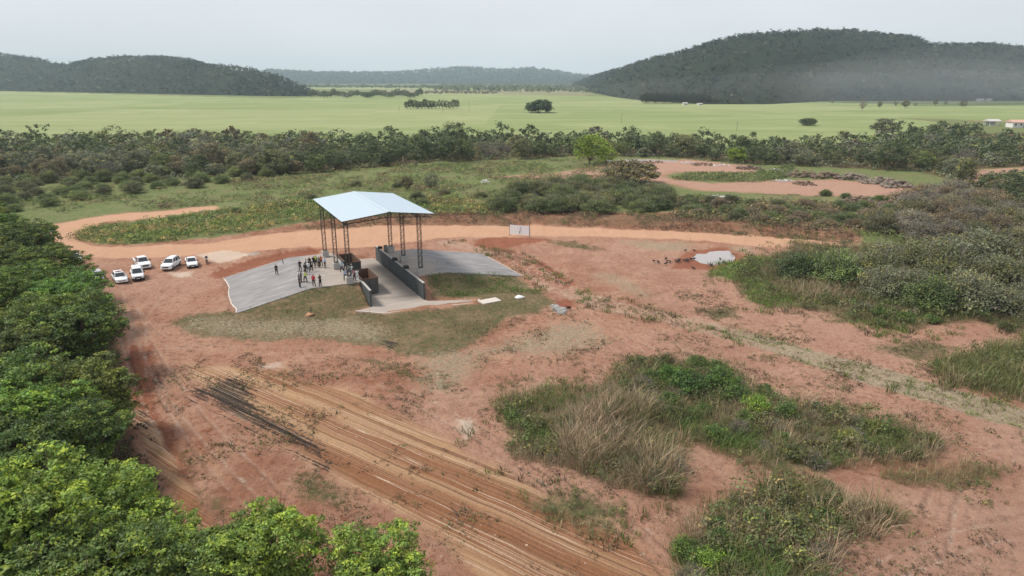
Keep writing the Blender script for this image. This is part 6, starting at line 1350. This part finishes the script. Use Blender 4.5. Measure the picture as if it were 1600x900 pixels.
# ------------------------------------------------------------------ far buildings, poles
M['farwall'] = plain('limewashed_wall', (.66, .66, .64), .9, var=.08); M['farroof'] = plain('fibre_cement_roof', (.48, .47, .46), .8, var=.12); M['tile'] = plain('faded_tile_roof', (.52, .33, .26), .9, var=.15)
def house(px, py, wpx, hpx, dep, rz, label, roof='farroof', open_=False, name='farmhouse', cat='house'):
    x, y, z = W(px, py); zc = y * math.cos(PIT) + CAM_H * math.sin(PIT); w_, h_ = wpx * zc / FPX / 2, hpx * zc / FPX; r = empty(name, (x, y, z - .1), rz, label, cat)
    hw = h_ * .68
    if open_:
        for sx in (-1, 0, 1):
            for sy in (-1, 1): m = MB(); m.box((sx * w_ * .92 - .12, sy * dep * .45 - .12, 0), (sx * w_ * .92 + .12, sy * dep * .45 + .12, hw)); m.build('post', M['farwall'], r)
        m = MB(); m.box((-w_ * .95, dep * .2, 0), (w_ * .95, dep * .24, hw * .9)); m.build('rear_wall', M['farwall'], r)
        m = MB(); m.box((-w_ * .95, -dep * .42, 0), (w_ * .95, -dep * .40, hw * .25)); m.build('parapet', M['farwall'], r)
    else:
        m = MB(); m.box((-w_, -dep / 2, 0), (w_, dep / 2, hw)); wl = m.build('wall', M['farwall'], r)
        for k in range(3):
            xx = -w_ * .66 + k * w_ * .66; m = MB(); m.box((xx - .45, -dep / 2 - .03, hw * .4), (xx + .45, -dep / 2 - .005, hw * .8)); m.build('window', M['glass'], r)
        m = MB(); m.box((w_ * .30, -dep / 2 - .04, 0), (w_ * .30 + .8, -dep / 2 - .006, hw * .78)); m.build('door', M['deadgrey'], r)
    m = MB(); e = .5
    m.loft([[(-w_ - e, -dep / 2 - e, hw), (-w_ - e, dep / 2 + e, hw), (-w_ - e, dep / 2 + e, hw + .12), (-w_ - e, 0, h_), (-w_ - e, -dep / 2 - e, hw + .12)], [(w_ + e, -dep / 2 - e, hw), (w_ + e, dep / 2 + e, hw), (w_ + e, dep / 2 + e, hw + .12), (w_ + e, 0, h_), (w_ + e, -dep / 2 - e, hw + .12)]]); m.build('roof', M[roof], r)
    return r
house(1549, 196, 18, 10, 6, .1, 'small open white shed with a flat pale roof among the trees at the right', open_=True, name='open_shed', cat='shed')
house(1589, 199, 24, 12, 8, -.1, 'pinkish roofed house at the right edge behind the trees', 'tile')
house(1070, 164, 6, 4, 6, 0, 'left one of two tiny white farm buildings at the foot of the large hill')
house(1093, 164, 6, 3, 6, .2, 'right one of two tiny white farm buildings at the foot of the large hill')
house(1531, 158, 9, 4, 6, 0, 'small white farm building below the hill at the far right, left of its neighbour')
house(1545, 158, 6, 4, 6, 0, 'small white farm building below the hill at the far right, right of its neighbour')
house(539, 151.5, 9, 3.5, 8, 0, 'tiny white farmhouse before the distant row of trees left of centre')
for k, (px, py, w_) in enumerate(((762, 138, 9), (852, 139, 6), (868, 140, 8), (893, 140, 7), (905, 138, 6), (836, 137.5, 5))):
    house(px, py, w_, 3.2, 12, 0, ['tiny far farmhouse farthest left among the distant gardens', 'tiny far farmhouse, second of the right hand cluster', 'widest tiny far farmhouse in the right hand cluster', 'tiny far farmhouse near the tip of the large hill', 'tiny far farmhouse farthest right among the distant gardens', 'tiny far farmhouse at the left end of the right hand cluster'][k])
for k, (px, py, hp) in enumerate(((733, 176, 16), (845, 180, 22), (1151, 204, 13), (971, 192, 14), (624, 173, 8), (692, 176, 6))):
    x, y, z = W(px, py); zc = y * math.cos(PIT) + CAM_H * math.sin(PIT); h_ = hp * zc / FPX; r = empty('utility_pole', (x, y, z), .5, ['thin utility pole right of the straight tree row', 'thin utility pole in front of the large domed tree', 'thin utility pole in the right half of the green field', 'thin utility pole between the domed tree and the right field edge', 'thin utility pole left of the straight tree row', 'thin utility pole beside the straight tree row'][k], 'pole')
    m = MB(); m.bar((0, 0, -.3), (0, 0, h_), .14, 6, .09); m.build('mast', M['deadgrey'], r); m = MB(); m.box((-.9, -.05, h_ - .7), (.9, .05, h_ - .58)); m.build('crossarm', M['deadgrey'], r)

# ------------------------------------------------------------------ air: haze and a thin drift of smoke below the right hill
def volmat(name, dens, col, g=.0):
    m = bpy.data.materials.new(name); m.use_nodes = True; N = m.node_tree.nodes; N.clear(); o = N.new('ShaderNodeOutputMaterial'); v = N.new('ShaderNodeVolumePrincipled'); v.inputs['Density'].default_value = dens; v.inputs['Color'].default_value = (*col, 1); v.inputs['Anisotropy'].default_value = g; m.node_tree.links.new(v.outputs[0], o.inputs['Volume']); return m
m = MB(); m.box((-7900, -7900, -3), (7900, 7900, 250)); o = m.build('haze', volmat('haze_air', HAZE_DENSITY, (.70, .87, 1.0), .0)); tag(o, kind='stuff')
for k, (px, py, sx, sy, sz, dn_) in enumerate(((1340, 146, 330, 150, 26, .00035), (1480, 138, 300, 170, 44, .0003), (1570, 138, 240, 190, 62, .00028), (1560, 138, 190, 120, 30, .0004))):
    x, y = G0(px, 163.0); x, y = float(x), float(y); bm = bmesh.new(); bmesh.ops.create_icosphere(bm, subdivisions=3, radius=1)
    for v in bm.verts: v.co = Vector((v.co.x * sx, v.co.y * sy, v.co.z * sz))
    me = bpy.data.meshes.new('smoke'); bm.to_mesh(me); bm.free(); me.materials.append(volmat('smoke_air', dn_, (.78, .80, .84))); o = link('smoke', me, None, (x, y + 90, 14)); tag(o, ['thin pale smoke drifting low at the foot of the large hill', 'pale smoke veil over the lower slope of the large hill', 'tall faint smoke veil at the right edge of the large hill', 'thicker pale smoke below the hill at the right edge'][k], 'smoke', kind='stuff')

# ------------------------------------------------------------------ wording: tell alike things apart by their order in view
ORD = ['leftmost', 'second from left', 'third from left', 'fourth from left', 'fifth from left', 'sixth from left', 'seventh from left', 'eighth from left', 'ninth from left', 'tenth from left', 'eleventh from left', 'twelfth from left', 'thirteenth from left', 'fourteenth from left', 'fifteenth from left', 'sixteenth from left']
bpy.context.view_layer.update()
dup = {}
for o in list(S.objects):
    if o.parent is None and 'label' in o and o.get('group'): dup.setdefault((o['group'], o['label']), []).append(o)
for (g, lab), L_ in dup.items():
    if len(L_) < 2 or len(L_) > 3 * len(ORD): continue
    L_.sort(key=lambda o: o.location.y); nch = math.ceil(len(L_) / len(ORD)); per = math.ceil(len(L_) / nch)
    for c in range(nch):
        ch = sorted(L_[c * per:(c + 1) * per], key=lambda o: o.location.x / max(o.location.y, 1)); part = '' if nch == 1 else (['front part, ', 'rear part, '] if nch == 2 else ['front part, ', 'middle part, ', 'rear part, '])[c]
        for i, o in enumerate(ch):
            t = f"{part}{'rightmost' if i == len(ch) - 1 else ORD[i]}: {lab}"
            if len(t.split()) <= 16: o['label'] = t
